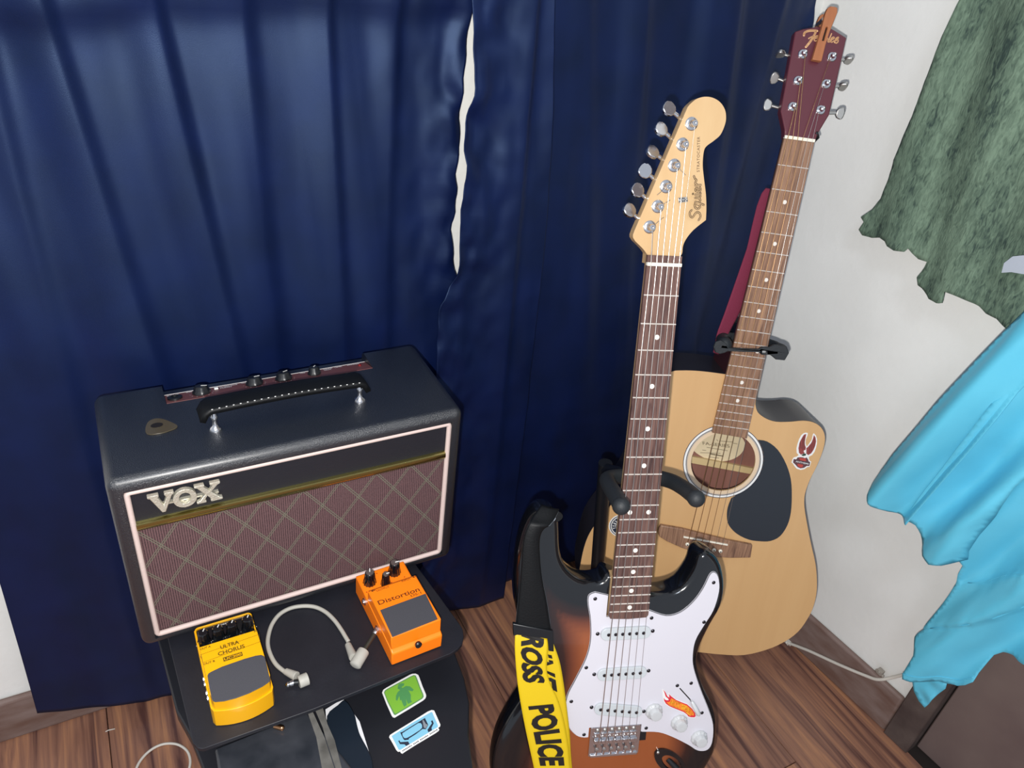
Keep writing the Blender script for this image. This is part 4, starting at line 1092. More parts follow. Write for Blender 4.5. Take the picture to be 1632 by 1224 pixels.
G().prism(ab, .0060, .0090, [circle(hc[0], hc[1], .0520, 40)]).build('top', M_spruce, ag)
rim_ = offset(ab, .0004)
G().prism(rim_, .0066, .1060, [offset(ab, -.0022)]).build('side', M_ablack, ag, smooth=35)
G().prism(rim_, .1060, .1090).build('back', M_ablack, ag)
G().prism(offset(ab, -.0030), .1040, .1058).build('inner_back', M_mahog, ag)
for r0_, r1_, m in ((.0520, .0578, mat('rosette_tan', (214, 190, 160), .4)), (.0578, .0596, mat('rosette_grey', (176, 164, 152), .4)), (.0596, .0606, M_nvy), (.0606, .0640, M_white), (.0640, .0650, M_nvy)):
    G().prism(circle(hc[0], hc[1], r1_, 56), .0056, .0061, [circle(hc[0], hc[1], r0_, 56)]).build('rosette_ring', m, ag)
lc = [(-0.023,0.5279),(0.0242,0.5433),(0.0641,0.5049),(0.0122,0.488)]
cx_, cy_ = (Vector(lc[0]) + Vector(lc[2])) / 2; 
lb = [(-0.0236,0.5225),(-0.022,0.5282),(-0.0155,0.5332),(-0.0043,0.5385),(0.0083,0.5417),(0.0241,0.5428),(0.0399,0.5396),(0.0498,0.5346),(0.0589,0.5264),(0.0638,0.5158),(0.0641,0.5049),(0.0606,0.4976),(0.0538,0.4918),(0.0392,0.4871),(0.0206,0.4849),(-0.0012,0.489),(-0.0168,0.501),(-0.0234,0.5127)]
la = G().prism(sm2(lb, 3), .1034, .1039).build('paper_label', mat('label_paper', (232, 214, 178), .7), ag)
g = G()
e0, e1, e2 = [(-0.0083,0.5154),(0.0393,0.5144),(-0.0105,0.5097)]
e0 = Vector(e0); e1 = Vector(e1); up = Vector(e2) - e0
text_on(g, 'FA-SERIES', lambda u, v: (*(e0 + (e1 - e0) * u + up * v), .1032), bold=.01)
ll = [(-0.0006,0.5195),(0.0365,0.5206),(-0.0072,0.5254),(-0.0008,0.5255),(-0.0096,0.5312),(0.0252,0.5271),(0.0077,0.5307),(0.0308,0.5318),(0.0081,0.537),(0.0245,0.5366),(0.0432,0.5053),(0.0504,0.5053),(0.0135,0.5028),(0.0158,0.5049),(0.0193,0.5044),(0.0426,0.503)]
for i in range(0, len(ll), 2): stroke(g, [ll[i], ll[i + 1]], .0009 if i != 6 else .0022, .1032, sm=0)
g.build('label_print', mat('label_ink', (130, 116, 92), .7), la)
bc_ = [(-0.0249,0.5382),(0.088,0.5451),(0.0869,0.5562),(-0.0219,0.5503)]
def ext(a, b, k): a = Vector(a); b = Vector(b); return a + (a - b) * k
q = [ext(bc_[0], bc_[1], .3), ext(bc_[1], bc_[0], .3), ext(bc_[2], bc_[3], .3), ext(bc_[3], bc_[2], .3)]
G().prism([(v.x, v.y) for v in q], .0970, .1040).build('inner_brace', mat('brace_wood', (218, 192, 142), .6), ag)
# pickguard, bridge
ap = sm2([(0.0486,0.4576),(0.0642,0.4584),(0.0844,0.4701),(0.1034,0.4925),(0.1175,0.5181),(0.1262,0.547),(0.132,0.5767),(0.132,0.6011),(0.1251,0.6223),(0.1118,0.6337),(0.0945,0.637),(0.0743,0.6366),(0.0524,0.6286),(0.0364,0.6153),(0.0298,0.6007),(0.0273,0.5834),(0.0293,0.5655)], 3, False)
c0 = math.atan2(ap[-1][1] - hc[1], ap[-1][0] - hc[0]); c1 = math.atan2(ap[0][1] - hc[1], ap[0][0] - hc[0])
arc = [(hc[0] + .0652 * math.cos(c0 + (c1 - c0) * i / 16), hc[1] + .0652 * math.sin(c0 + (c1 - c0) * i / 16)) for i in range(1, 16)]
G().prism(ap + arc, .0052, .0061).build('pickguard', mat('black_guard', (36, 42, 50), .3), ag)
bb = [(-.0773,.6285),(-.04,.6300),(.0,.6352),(.04,.6400),(.0807,.6426),(.0831,.6661),(.0665,.6690),(.0501,.6718),(.0204,.6744),(-.0044,.6713),(-.035,.6650),(-.0625,.6562),(-.0764,.6494),(-.0802,.6377)]
bg = G().prism(bb, -.0020, .0061).build('bridge', M_walnut, ag, bevel=.0012)
sd = [(-.0367, .6432), (.0392, .6472)]
G().prism([(sd[0][0], sd[0][1] - .0013), (sd[1][0], sd[1][1] - .0013), (sd[1][0], sd[1][1] + .0013), (sd[0][0], sd[0][1] + .0013)], -.0045, .0).build('saddle', M_bone, bg, bevel=.0004)
pins = [(-.0277,.6558),(-.0162,.6571),(-.005,.6581),(.0071,.6593),(.0185,.6598),(.0296,.6604)]
for x_, y_ in pins:
    pn = G().lathe([(.0022, 0), (.0034, .0012), (.0034, .0022), (.0022, .0040), (.0001, .0044)], 16, Matrix.Translation((x_, y_, -.0020)) @ ZN).build('bridge_pin', M_bone, bg, smooth=50)
    G().prism(circle(x_, y_, .0012, 10), -.0067, -.0062).build('pin_dot', M_ink, pn)
# stickers on the top
w_ = [(0.1214,0.4345),(0.1246,0.4347),(0.125,0.439),(0.1242,0.4458),(0.1253,0.4524),(0.1286,0.458),(0.1311,0.4529),(0.1335,0.4452),(0.133,0.4359),(0.134,0.4337),(0.1383,0.4371),(0.1416,0.4427),(0.1434,0.4498),(0.1438,0.4585),(0.1431,0.4654),(0.1408,0.4712),(0.1366,0.4746),(0.1374,0.4779),(0.1396,0.4817),(0.1424,0.4826),(0.1422,0.4868),(0.142,0.492),(0.1387,0.4928),(0.1347,0.4972),(0.1289,0.4994),(0.1223,0.4983),(0.1166,0.4933),(0.1147,0.4908),(0.1113,0.4885),(0.1115,0.483),(0.1128,0.4794),(0.1171,0.4774),(0.1195,0.4743),(0.1154,0.4708),(0.1132,0.463),(0.1129,0.4556),(0.1134,0.4474),(0.1152,0.4398),(0.118,0.436)]
w1 = [(0.1226,0.4367),(0.123,0.4447),(0.1236,0.4507),(0.125,0.4552),(0.1278,0.4598),(0.1282,0.4662),(0.1278,0.4697),(0.123,0.4731),(0.1191,0.4703),(0.1162,0.4625),(0.1156,0.4538),(0.1165,0.4476),(0.1181,0.4413),(0.1192,0.4382)]
w2 = [(0.135,0.4366),(0.1385,0.4404),(0.1411,0.4468),(0.1416,0.4548),(0.1408,0.4617),(0.1387,0.4681),(0.1347,0.4721),(0.131,0.4699),(0.1286,0.4607),(0.131,0.4577),(0.1342,0.4505),(0.135,0.4436)]
w3 = [(0.1233,0.4772),(0.1284,0.4771),(0.1333,0.4764),(0.1367,0.48),(0.138,0.4826),(0.1408,0.4836),(0.1412,0.4904),(0.1369,0.491),(0.1335,0.4949),(0.1282,0.4967),(0.1228,0.4951),(0.1179,0.491),(0.1137,0.4882),(0.1132,0.4821),(0.1176,0.4821),(0.1186,0.4785)]
w4 = [(0.1212,0.4788),(0.1318,0.478),(0.1337,0.4832),(0.1241,0.4825)]
w5 = [(0.1213,0.4891),(0.1309,0.4898),(0.1307,0.494),(0.1272,0.4952),(0.1223,0.4931)]
w6 = [(0.1153,0.4831),(0.1397,0.4844),(0.1401,0.4885),(0.1156,0.4865)]
w7 = [(0.1254,0.4653),(0.1272,0.4637),(0.1298,0.4653),(0.1298,0.4677),(0.1281,0.4686),(0.1259,0.4673)]
w8 = [(0.1237,0.4737),(0.1265,0.4699),(0.1304,0.47),(0.1305,0.4731),(0.1265,0.4747)]
w9 = [(0.1267,0.4753),(0.1294,0.4736),(0.1329,0.4751),(0.1316,0.4773),(0.1285,0.4775)]
ws = sticker('eagle_sticker', ag, [([w_], M_white), ([w1, w2], mat('wing_red', (140, 62, 60), .5)), ([w3], mat('emblem_dark', (92, 56, 60), .5)), ([w4, w5], mat('emblem_red', (176, 66, 58), .5)), ([w6], mat('band_dark', (70, 52, 62), .5)), ([w7, w9], M_white), ([w8], mat('dark_green', (44, 66, 52), .5))],
             .0058, dz=-1, label='sticker of an emblem with raised red wings')
g = G()
ft = [(0.1156,0.4496),(0.1199,0.4618),(0.1187,0.4444),(0.123,0.4641),(0.1197,0.4409),(0.1251,0.4624),(0.133,0.4538),(0.1347,0.4678),(0.1349,0.4488),(0.1377,0.4647),(0.1368,0.4418),(0.14,0.4589)]
for i in range(0, len(ft), 2): stroke(g, [ft[i], ft[i + 1]], .0007, .0041, sm=0)
g.build('feather_lines', mat('feather_dark', (74, 50, 48), .5), ws)
t0_, t1_, t2_ = [(0.117,0.4864),(0.1389,0.4881),(0.1167,0.4837)]
t0_ = Vector(t0_); t1_ = Vector(t1_); t2_ = Vector(t2_) - t0_
g = G(); text_on(g, 'ANTHEMS', lambda u, v: (*(t0_ + (t1_ - t0_) * u + t2_ * v), .0040), bold=.01); g.build('sticker_lettering', M_white, ws)
rc = [(-0.1407,0.6427),(-0.1618,0.6458)]
rx, ry = rc[0]; rr_ = (Vector(rc[0]) - Vector(rc[1])).length
rs = sticker('round_sticker', ag, [([circle(rx, ry, rr_, 36)], M_white), ([circle(rx, ry, rr_ * .91, 36)], M_nvy), ([circle(rx, ry, rr_ * .84, 36)], M_white), ([circle(rx, ry, rr_ * .77, 36)], M_nvy)], .0058, dz=-1, label='round white and navy sticker with radiating lettering')
g = G()
for i, ch in enumerate('NEW YORK RADIO CITY'):
    if ch == ' ': continue
    a = R(80 + i * 19)
    o_ = Vector((rx + rr_ * .42 * math.cos(a), ry + rr_ * .42 * math.sin(a), .0041)); ua = Vector((math.cos(a), math.sin(a), 0)); ub = Vector((math.sin(a), -math.cos(a), 0))
    text_flat(g, ch, o_ - ub * rr_ * .06, ub, ua, rr_ * .13, rr_ * .30, bold=.02)
g.build('sticker_lettering', M_white, rs)
# neck, fretboard
g = neck(.0435, .0270, -.004, .36, .0055, .0165, 'neck', M_maroon, ag)
g.box(-.0260, .0270, .325, .3566, .004, .095)
g.build('neck', mat('dark_neck', (66, 34, 38), .35), ag, smooth=60)
fb = G().prism([(-.0215, 0), (.0215, 0), (.0290, .4560), (-.0278, .4540)], 0, .0062).build('fretboard', M_walnut, ag, bevel=.0006)
for n in range(1, 21):
    y_ = .643 * (1 - 2 ** (-n / 12)); w = (.0430 + .0300 * y_) / 2
    G().tube([(-w, y_, -.0001), (w, y_, -.0001)], .0008, 8).build('fret', M_fret, fb, smooth=60)
for n in (3, 5, 7, 9, 12, 15, 17, 19):
    y_ = .643 * (1 - (2 ** (-n / 12) + 2 ** (-(n - 1) / 12)) / 2)
    for x_ in ((-.0125, .0125) if n == 12 else (0,)):
        if n in (19,): continue
        G().prism(circle(x_, y_, .0030, 18), -.0002, .0004).build('inlay_dot', M_pearl, fb)
G().box(-.0217, .0217, -.0045, 0, -.0018, .006).build('nut', M_bone, ag, bevel=.0004)
# headstock, in its own tilted frame
HT = MA.inverted() @ MH
ho = [(-.0216,.0020),(-.0230,-.0093),(-.0326,-.0331),(-.0306,-.1432),(-.0204,-.1480),(-.0102,-.1512),(.002,-.1545),(.0198,-.1540),(.0425,-.1445),(.0362,-.0374),(.0253,-.011),(.0227,.0020)]
hd = G().prism(ho, 0, .0150, T=HT).build('headstock', M_maroon, ag, bevel=.0015)
hpost = [(-.0152,-.1141),(-.0157,-.0776),(-.0173,-.0414),(.0259,-.1158),(.0242,-.0785),(.0227,-.0423)]
hkey = [(-.0392,-.1175),(-.0424,-.0835),(-.0460,-.0450),(.0560,-.1222),(.0545,-.0851),(.0570,-.0475)]
for i, ((x_, y_), (kx, ky)) in enumerate(zip(hpost, hkey)):
    T_ = HT @ Matrix.Translation((x_, y_, 0)) @ ZN
    t_ = G().lathe([(.0066, 0), (.0066, .0010), (.0058, .0018), (.0034, .0018), (.0034, .0060), (.0028, .0070), (.0030, .0105), (.0014, .0112), (.0001, .0104)], 22, T_).build('tuner_post', M_chrome, ag, smooth=35)
    s_ = -1 if kx < 0 else 1
    G().tube([HT @ Vector((x_, y_, .019)), HT @ Vector((kx - s_ * .002, ky, .0195))], .0022, 10).lathe([(.0075, .015), (.0075, .024), (.0001, .024)], 14, HT @ Matrix.Translation((x_, y_, 0))).build('tuner_shaft', M_nickel, t_, smooth=40)
    tw = R((80, 35, 5, 75, 70, 20)[i])
    side = Vector((0, 1, 0)) * math.cos(tw) + Vector((0, 0, 1)) * math.sin(tw)
    Tb = HT @ axes((kx - s_ * .005, ky, .0195), (s_, 0, 0), side)
    bt_ = [(0, -.0035), (.003, -.0072), (.0080, -.0090), (.0112, -.0078), (.0126, -.0040), (.0126, .0040), (.0112, .0078), (.0080, .0090), (.003, .0072), (0, .0035)]
    G().prism([(u * .95, v * .95) for u, v in bt_], -.0026, .0026, T=Tb).build('tuner_button', M_nickel, t_, bevel=.0016, seg=2)
# headstock script
fs_ = [[(-0.0177,-0.1394),(-0.0173,-0.1429),(-0.0136,-0.1456),(-0.0071,-0.1473),(-0.0004,-0.1477)], [(-0.0019,-0.1469),(-0.0039,-0.1403),(-0.0075,-0.1322),(-0.0123,-0.1243)], [(-0.0104,-0.1361),(-0.0062,-0.1391),(-0.0015,-0.1397)],
       [(-0.0021,-0.1372),(0.0019,-0.1393),(0.001,-0.1413),(-0.0019,-0.139),(-0.0024,-0.1351),(0.0005,-0.1343),(0.0039,-0.1378)], [(0.0038,-0.1381),(0.005,-0.1407),(0.0053,-0.1351),(0.006,-0.1392),(0.0082,-0.141),(0.0089,-0.1359),(0.0104,-0.1368)],
       [(0.015,-0.1405),(0.0122,-0.1401),(0.0118,-0.1368),(0.0141,-0.1359),(0.0159,-0.1398)], [(0.0203,-0.1468),(0.0187,-0.141),(0.0171,-0.1358),(0.019,-0.1354),(0.0217,-0.1381)],
       [(0.0196,-0.138),(0.0248,-0.141),(0.024,-0.1426),(0.0212,-0.1407),(0.0205,-0.1368),(0.0225,-0.1355),(0.0255,-0.1379)], [(0.0265,-0.1368),(0.0277,-0.1414),(0.0304,-0.1435),(0.0304,-0.1417),(0.0278,-0.1399)], [(0.0264,-0.1356),(0.0295,-0.1353),(0.0312,-0.1378),(0.0304,-0.1397),(0.0275,-0.1381)]]
g = G()
for i, s_ in enumerate(fs_): stroke(g, s_, .0030 if i < 2 else .0016, -.0004, HT)
g.build('script_lettering', mat('gold_script', (238, 190, 138), .45), hd)
# strings
for i in range(6):
    xn = -.0175 + i * .0070
    P = [Vector((pins[i][0], pins[i][1] - .002, -.0035)), Vector((sd[0][0] + .0095 + (sd[1][0] - sd[0][0] - .0185) * i / 5, sd[0][1] + (sd[1][1] - sd[0][1]) * i / 5, -.0050)), Vector((xn, -.0025, -.0024))]
    px_, py_ = hpost[(2, 1, 0, 3, 4, 5)[i]]
    P += [HT @ Vector((px_ + (.0030 if i < 3 else -.0030), py_ + .002, -.0035)), HT @ Vector((px_ + (.002 if i < 3 else -.002), py_ - .003, -.0035))]
    G().tube(P, (.00062, .00056, .00048, .0004, .0003, .00026)[i], 6).build('string', M_bronze if i < 4 else M_steel, ag, smooth=60)

# clothespin on the headstock
CP = [(-0.0036,-0.1054),(0.0095,-0.1047),(0.0114,-0.1275),(0.0141,-0.1455),(0.016,-0.1537),(0.0182,-0.1628),(0.0202,-0.1718),(0.0194,-0.1781),(0.0166,-0.1791),(0.0088,-0.1788),(0.0059,-0.1762),(0.0041,-0.1696),(0.0032,-0.1607),(0.0021,-0.1478),(-0.0001,-0.1315)]
CS = [(0.008,-0.151),(0.0107,-0.1518),(0.0103,-0.1481),(0.0085,-0.1323),(0.0056,-0.1319),(0.0061,-0.1364)]
cc = sum((Vector(p) for p in CP), Vector((0, 0))) / len(CP)
pin = thing('wooden_clip', 'orange-brown wooden clothespin clipped over the top of the maroon headstock', 'clothespin', Mx=MH @ Matrix.Translation((cc.x, cc.y, -.005)))
T_ = Matrix.Translation((-cc.x, -cc.y, .005))
G().prism(CP, -.0100, -.0022, [CS], T_).build('front_jaw', M_pin, pin, bevel=.0012, seg=2)
G().prism(CP, .0172, .0250, T=T_).build('rear_jaw', M_pin, pin, bevel=.0012)
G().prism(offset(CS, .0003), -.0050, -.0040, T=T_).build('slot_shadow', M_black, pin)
a = Vector(CP[4]).lerp(Vector(CP[12]), .5); G().tube([(a.x - .005, a.y - .006, z_) for z_ in (-.004, .004, .012, .019)], .0028, 10, T=T_).build('spring', M_nickel, pin, smooth=50)
# ------------------------------------------------------------------ strap of the electric guitar (built in the guitar's frame)
sp = thing('guitar_strap', 'black leather and yellow printed ribbon strap hanging from the horn of the electric guitar', 'guitar strap', Mx=MS @ Matrix.Translation((-.115, .3148, .02)))
TP = Matrix.Translation((.115, -.3148, -.02))
def ruled(Lp, Rp, zf, curve=0, n=4):
    Ls = sm2(Lp, n, False); Rs = sm2(Rp, n, False)
    def fn(u, v):
        t = max(0, min(1, v)) * (len(Ls) - 1); i = min(int(t), len(Ls) - 2); f = t - i
        a = Vector(Ls[i]).lerp(Vector(Ls[i + 1]), f); b = Vector(Rs[i]).lerp(Vector(Rs[i + 1]), f)
        c = a.lerp(b, u)
        return TP @ Vector((c.x, c.y, zf(v) - curve * (1 - (2 * u - 1) ** 2)))
    return fn
LL = [(-0.1254,0.3081),(-0.1405,0.3204),(-0.1462,0.3303),(-0.1499,0.3498),(-0.1505,0.3798),(-0.151,0.4147),(-0.1525,0.4457),(-0.1533,0.4753)]
LR = [(-0.1025,0.3144),(-0.1131,0.3243),(-0.1255,0.3308),(-0.1301,0.346),(-0.1275,0.3745),(-0.1225,0.4026),(-0.1147,0.4339),(-0.1061,0.4759)]
lf = ruled(LL, LR, lambda v: -.006 + .02 * max(0, 1 - v * 5), .003)
le = G().grid(lf, 10, 40).build('leather_tab', M_leather, sp, smooth=180, solid=.003)
G().tube([lf(1.0, i / 40) + Vector((0, 0, -.0005)) for i in range(1, 40)], .0009, 6).build('piping', M_ltedge, le, smooth=180)
G().tube([lf(0.0, i / 40) + Vector((0, 0, -.0003)) for i in range(4, 40)], .0006, 6).build('piping', mat('leather_edge_dark', (50, 56, 62), .5), le, smooth=180)
bt0 = Vector((*[(-0.1115,0.324)][0], .012))
G().lathe([(.0005, -.004), (.0045, -.004), (.0055, -.002), (.004, .003), (.004, .022)], 18, TP @ Matrix.Translation(bt0)).build('strap_button', M_chrome, sp, smooth=40)
G().prism(circle(bt0.x, bt0.y, .0150, 24, .0085), bt0.z + .0005, bt0.z + .003, T=TP).build('leather_end', M_leather, sp, bevel=.0008)
bk = [(-0.1579,0.4588),(-0.1045,0.4723),(-0.1016,0.5027),(-0.1084,0.5014),(-0.1113,0.4829),(-0.1513,0.4754),(-0.1561,0.4769)]
G().prism(bk, -.0120, -.0060, T=TP).build('buckle', M_black, sp, bevel=.001)
YL = [(-0.1537,0.4716),(-0.1538,0.4915),(-0.151,0.5191),(-0.147,0.5472),(-0.1411,0.5778),(-0.133,0.6148),(-0.1252,0.6467),(-0.1172,0.6791),(-0.1077,0.7184),(-0.099,0.7584)]
YR = [(-0.1083,0.4866),(-0.1097,0.5104),(-0.1091,0.5309),(-0.1023,0.552),(-0.0908,0.5765),(-0.0805,0.6091),(-0.0714,0.6492),(-0.0662,0.6837),(-0.0579,0.7232),(-0.0495,0.7635)]
yf = ruled(YL, YR, lambda v: -.012 + .006 * math.exp(-v * 22), .0004)
rb = G().grid(yf, 12, 60).build('yellow_ribbon', M_tape, sp, smooth=180, solid=.0012)
g = G()
def word(g, fn, s_, v0, v1, a0, a1, lift=.0015, **k):
    text_on(g, s_, lambda u, v: fn(a0 + (a1 - a0) * v, v0 + (v1 - v0) * u) + Vector((0, 0, -lift)), **k)
for w_ in (('ROSS', .004, .318, .17, .86), ('POLICE', .455, .762, .17, .85), ('LINE', .80, .99, .17, .85)):
    g = G(); word(g, yf, *w_, bold=.05); g.build('ribbon_word', M_ink, rb)
BL_ = [(-0.1174,0.4944),(-0.1142,0.5187),(-0.1106,0.5472),(-0.103,0.586),(-0.0934,0.6257),(-0.0862,0.6662),(-0.079,0.7074),(-0.0691,0.7709)]
BR_ = [(-0.1004,0.4971),(-0.09,0.5248),(-0.0813,0.5633),(-0.0741,0.6026),(-0.0681,0.6376),(-0.0637,0.6731),(-0.057,0.7146),(-0.0453,0.7734)]
bf = ruled(BL_, BR_, lambda v: -.002, .001)
rb2 = G().grid(bf, 6, 30).build('yellow_ribbon', M_tape, sp, smooth=180, solid=.0012)
g = G(); word(g, bf, 'LINE DO', .02, .62, -.6, .62, bold=.03); g.build('ribbon_word', M_ink, rb2)

# ------------------------------------------------------------------ maroon strap of the acoustic guitar
ms = thing('guitar_strap', 'maroon webbing strap hanging behind the neck of the acoustic guitar', 'guitar strap', Mx=MA @ Matrix.Translation((-.05, .15, .03)))
TQ = Matrix.Translation((.05, -.15, -.03))
ML = [(-0.0216,0.0714),(-0.0263,0.0794),(-0.0295,0.0983),(-0.0302,0.1283),(-0.0303,0.1615),(-0.0341,0.1959),(-0.038,0.231),(-0.042,0.2666),(-0.0462,0.2979),(-0.0451,0.3309)]
MR = [(-0.0074,0.0714),(-0.0071,0.0805),(-0.0048,0.1061),(-0.0057,0.1344),(-0.0066,0.1631),(-0.0076,0.1923),(-0.0097,0.2172),(-0.0153,0.2529),(-0.0268,0.2952),(-0.0354,0.3338)]
def mf(u, v):
    t = v * (len(ML) - 1); i = min(int(t), len(ML) - 2); f = t - i
    c = Vector(ML[i]).lerp(Vector(ML[i + 1]), f).lerp(Vector(MR[i]).lerp(Vector(MR[i + 1]), f), u)
    return TQ @ Vector((c.x, c.y, .034 - .004 * math.sin(3 * v + u)))
G().grid(mf, 8, 40).build('webbing', M_strapr, ms, smooth=180, solid=.002)
kb = [(0.0221,-0.0138),(0.029,-0.0079),(0.027,-0.0016)]
G().tube([TQ @ Vector((a, b, .003 + .008 * i)) for i, (a, b) in enumerate(kb)], .0022, 8).build('tie_cord', M_black, ms, smooth=180)

# ------------------------------------------------------------------ guitar stands
def stand(name, label, Mx, left, right, hub, top, foot, feet, rad, r_tip):
    e = thing(name, label, 'guitar stand', loc=(foot[0], foot[1], 0))
    O = Matrix.Translation((-foot[0], -foot[1], 0)); TM = O @ Mx
    for arm in (left, right):
        P = spline([TM @ Vector(p) for p in arm], 6)
        a = G().tube(P, rad, 18).build('foam_arm', M_rubber, e, smooth=60)
        G().ball(P[-1], r_tip, 20, 12).build('end_cap', M_rubber, a, smooth=180)
    h_ = TM @ Vector(hub); t_ = O @ Vector(top); f_ = O @ Vector(foot)
    G().tube([h_, h_.lerp(t_, .5), t_], .009, 12).ball(h_, .014).build('yoke_stem', M_black, e, smooth=50)
    mid = t_.lerp(f_, .62)
    G().tube([t_ + (t_ - f_).normalized() * .012, mid], .0100, 14).build('upper_pole', M_black, e, smooth=50)
    G().tube([mid, f_ + Vector((0, 0, .05))], .0125, 14).build('lower_pole', M_black, e, smooth=50)
    G().tube([mid + (t_ - f_).normalized() * .03, mid - (t_ - f_).normalized() * .02], .017, 14).build('clutch', M_black, e, smooth=50)
    hb = f_.lerp(t_, .36)
    G().ball(hb, .022, 12, 8).build('leg_hub', M_black, e, smooth=60)
    for p in feet:
        q = O @ Vector((p[0], p[1], .009))
        l_ = G().tube([hb, q], .008, 10).build('leg', M_black, e, smooth=50)
        G().ball(q, .009, 10, 6).build('rubber_foot', M_rubber, l_, smooth=60)
    return e
tp = MS @ Vector((*[(-0.0102,0.3029)][0], .125))
ft_ = [(0.6349,0.6234)][0]
stand('guitar_stand', 'black foam-armed stand holding the neck of the electric guitar', MS,
      [(0, .284, .050), (-.020, .284, .047), (-.035, .282, .034), (-.0405, .280, .008), (-.0430, .2795, -.025), (-.0455, .2800, -.058)],
      [(0, .284, .050), (.028, .283, .044), (.046, .2805, .022), (.0505, .277, -.010), (.0495, .2735, -.040), (.0478, .2718, -.058)],
      (0, .284, .050), tp, (ft_[0], ft_[1], 0), [(0.5749,0.6223),(0.7728,0.5357),(0.7868,0.7412)], .0100, .0108)
ta = MA @ Vector((.004, .300, .120))
e = stand('guitar_stand', 'black stand with rubber neck lock behind the acoustic guitar', MA,
      [(0, .306, .045), (-.026, .306, .043), (-.039, .305, .024), (-.044, .304, .000), (-.0455, .3032, -.018)],
      [(0, .306, .045), (.028, .306, .043), (.043, .305, .024), (.045, .304, .004), (.0400, .3025, -.016)],
      (0, .306, .045), ta, (.935, .80, 0), [(.80, .80), (1.0, .77), (.92, .86)], .0085, .0115)
O = Matrix.Translation((-.935, -.80, 0)) @ MA
kl = [(-0.0552,0.2952),(-0.0452,0.2996),(-0.0411,0.3054),(-0.0176,0.3036),(0.0039,0.3015),(0.0078,0.2977),(0.0188,0.2962),(0.0246,0.2913),(0.0444,0.2914),(0.0503,0.3008),(0.0468,0.313),(0.0328,0.3135),(0.0229,0.3076),(0.0106,0.3096),(0.005,0.306),(-0.0164,0.3087),(-0.04,0.3105),(-0.0436,0.3134),(-0.0514,0.3168),(-0.0597,0.3148),(-0.0636,0.3074),(-0.0623,0.2991)]
kh = [(0.0099,0.3029),(0.0159,0.3021),(0.0169,0.3061),(0.0108,0.3069)]
G().prism(kl, -.0295, -.0245, [kh], O).build('rubber_lock', M_rubber, e, bevel=.0012, label='rubber strap locking the neck into the yoke')
G().prism(kh, -.0262, -.0250, T=O).build('lock_pin', M_nickel, e)

# ------------------------------------------------------------------ hanging clothes
def sheet(outline, step, fx, name, m, parent=None, solid=.0015, O=(0, 0, 0)):
    P = [Vector((p[0], p[1])) for p in outline]
    # resample the rim
    Q = []
    for i, p in enumerate(P):
        q = P[(i + 1) % len(P)]; k_ = max(1, int((q - p).length / step))
        Q += [p.lerp(q, j / k_) for j in range(k_)]
    A_ = np.array([(p.x, p.y) for p in Q]); B_ = np.roll(A_, -1, 0)
    pts = list(Q)
    x0, y0 = A_.min(0); x1, y1 = A_.max(0)
    j = 0; y = y0
    while y < y1:
        x = x0 + (step / 2 if j % 2 else 0)
        while x < x1:
            q = np.array((x, y)); d = B_ - A_; t = np.clip(((q - A_) * d).sum(1) / ((d * d).sum(1) + 1e-12), 0, 1)
            if (((A_ + d * t[:, None]) - q) ** 2).sum(1).min() > (step * .5) ** 2: pts.append(Vector((x, y)))
            x += step
        y += step * .87; j += 1
    vs, es, fs, *_ = geometry.delaunay_2d_cdt(pts, [], [list(range(len(Q)))], 1, 1e-6)
    g = G(); g.v = [Vector((fx(v.x, v.y) - O[0], v.x - O[1], v.y - O[2])) for v in vs]; g.f = [tuple(f) for f in fs]
    o = g.build(name, m, parent, smooth=180, solid=0)
    q = o.modifiers.new('thick', 'SOLIDIFY'); q.thickness = solid; q.offset = 0
    return o
so = [(0.7112,1.1886),(0.7145,1.1346),(0.7147,1.0612),(0.7153,1.0292),(0.7194,1.0032),(0.7219,0.9657),(0.7205,0.9329),(0.7228,0.9047),(0.7305,0.8847),(0.7419,0.869),(0.7351,0.8624),(0.7381,0.8497),(0.7299,0.8426),(0.7116,0.8461),(0.6957,0.8539),(0.6814,0.8538),(0.6738,0.8499),(0.6604,0.8486),(0.6473,0.8524),(0.6446,0.8586),(0.6368,0.854),(0.6269,0.8494),(0.6132,0.8505),(0.6138,0.8403),(0.6178,0.8231),(0.6121,0.8135),(0.597,0.8096),(0.5839,0.8049),(0.5669,0.8074),(0.5605,0.8117),(0.565,0.8275),(0.5495,0.8293),(0.5268,0.8299),(0.5124,0.8304),(0.5001,0.8251),(0.4822,0.8269),(0.4641,0.8203),(0.4272,0.8074),(0.3157,0.8377),(0.5628,1.3033),(0.7065,1.2934)]
def sfx(y, z):
    return 1.052 - .005 * math.sin((y - .16 * z) * 62) - .008 * noise3(y * 14, z * 4, 2) - .0016 * noise3(y * 120, z * 70, 4)
so_ = [(y, z + .0016 * noise3(y * 300, z * 300, 1)) for y, z in so]
sw_ = sheet(so_, .006, sfx, 'knit_sweater', M_knit, solid=.004)
tag(base_origin(sw_), 'green melange knitted sweater hanging with ragged hem against the white wall', 'sweater')
tg_ = [(0.4916,0.8943),(0.4942,0.9068),(0.4883,0.9188),(0.478,0.9248),(0.466,0.9305),(0.4546,0.908),(0.4675,0.9039),(0.4807,0.9003)]
lo_ = sw_.location
G().prism([(a - lo_.y, b - lo_.z) for a, b in tg_], -.0006, .0006, T=Matrix(((0, 0, 1, 1.022 - lo_.x), (1, 0, 0, 0), (0, 1, 0, 0), (0, 0, 0, 1)))).build('care_tag', mat('silver_satin_tag', (196, 204, 216), .25, metal=.3), sw_, label='silvery satin care tag')
dr_ = thing('satin_garment', 'pale turquoise satin garment with gathered flounce hanging at the right edge', 'garment', (1.0, .35, .2))
OO = (1.0, .35, .2)
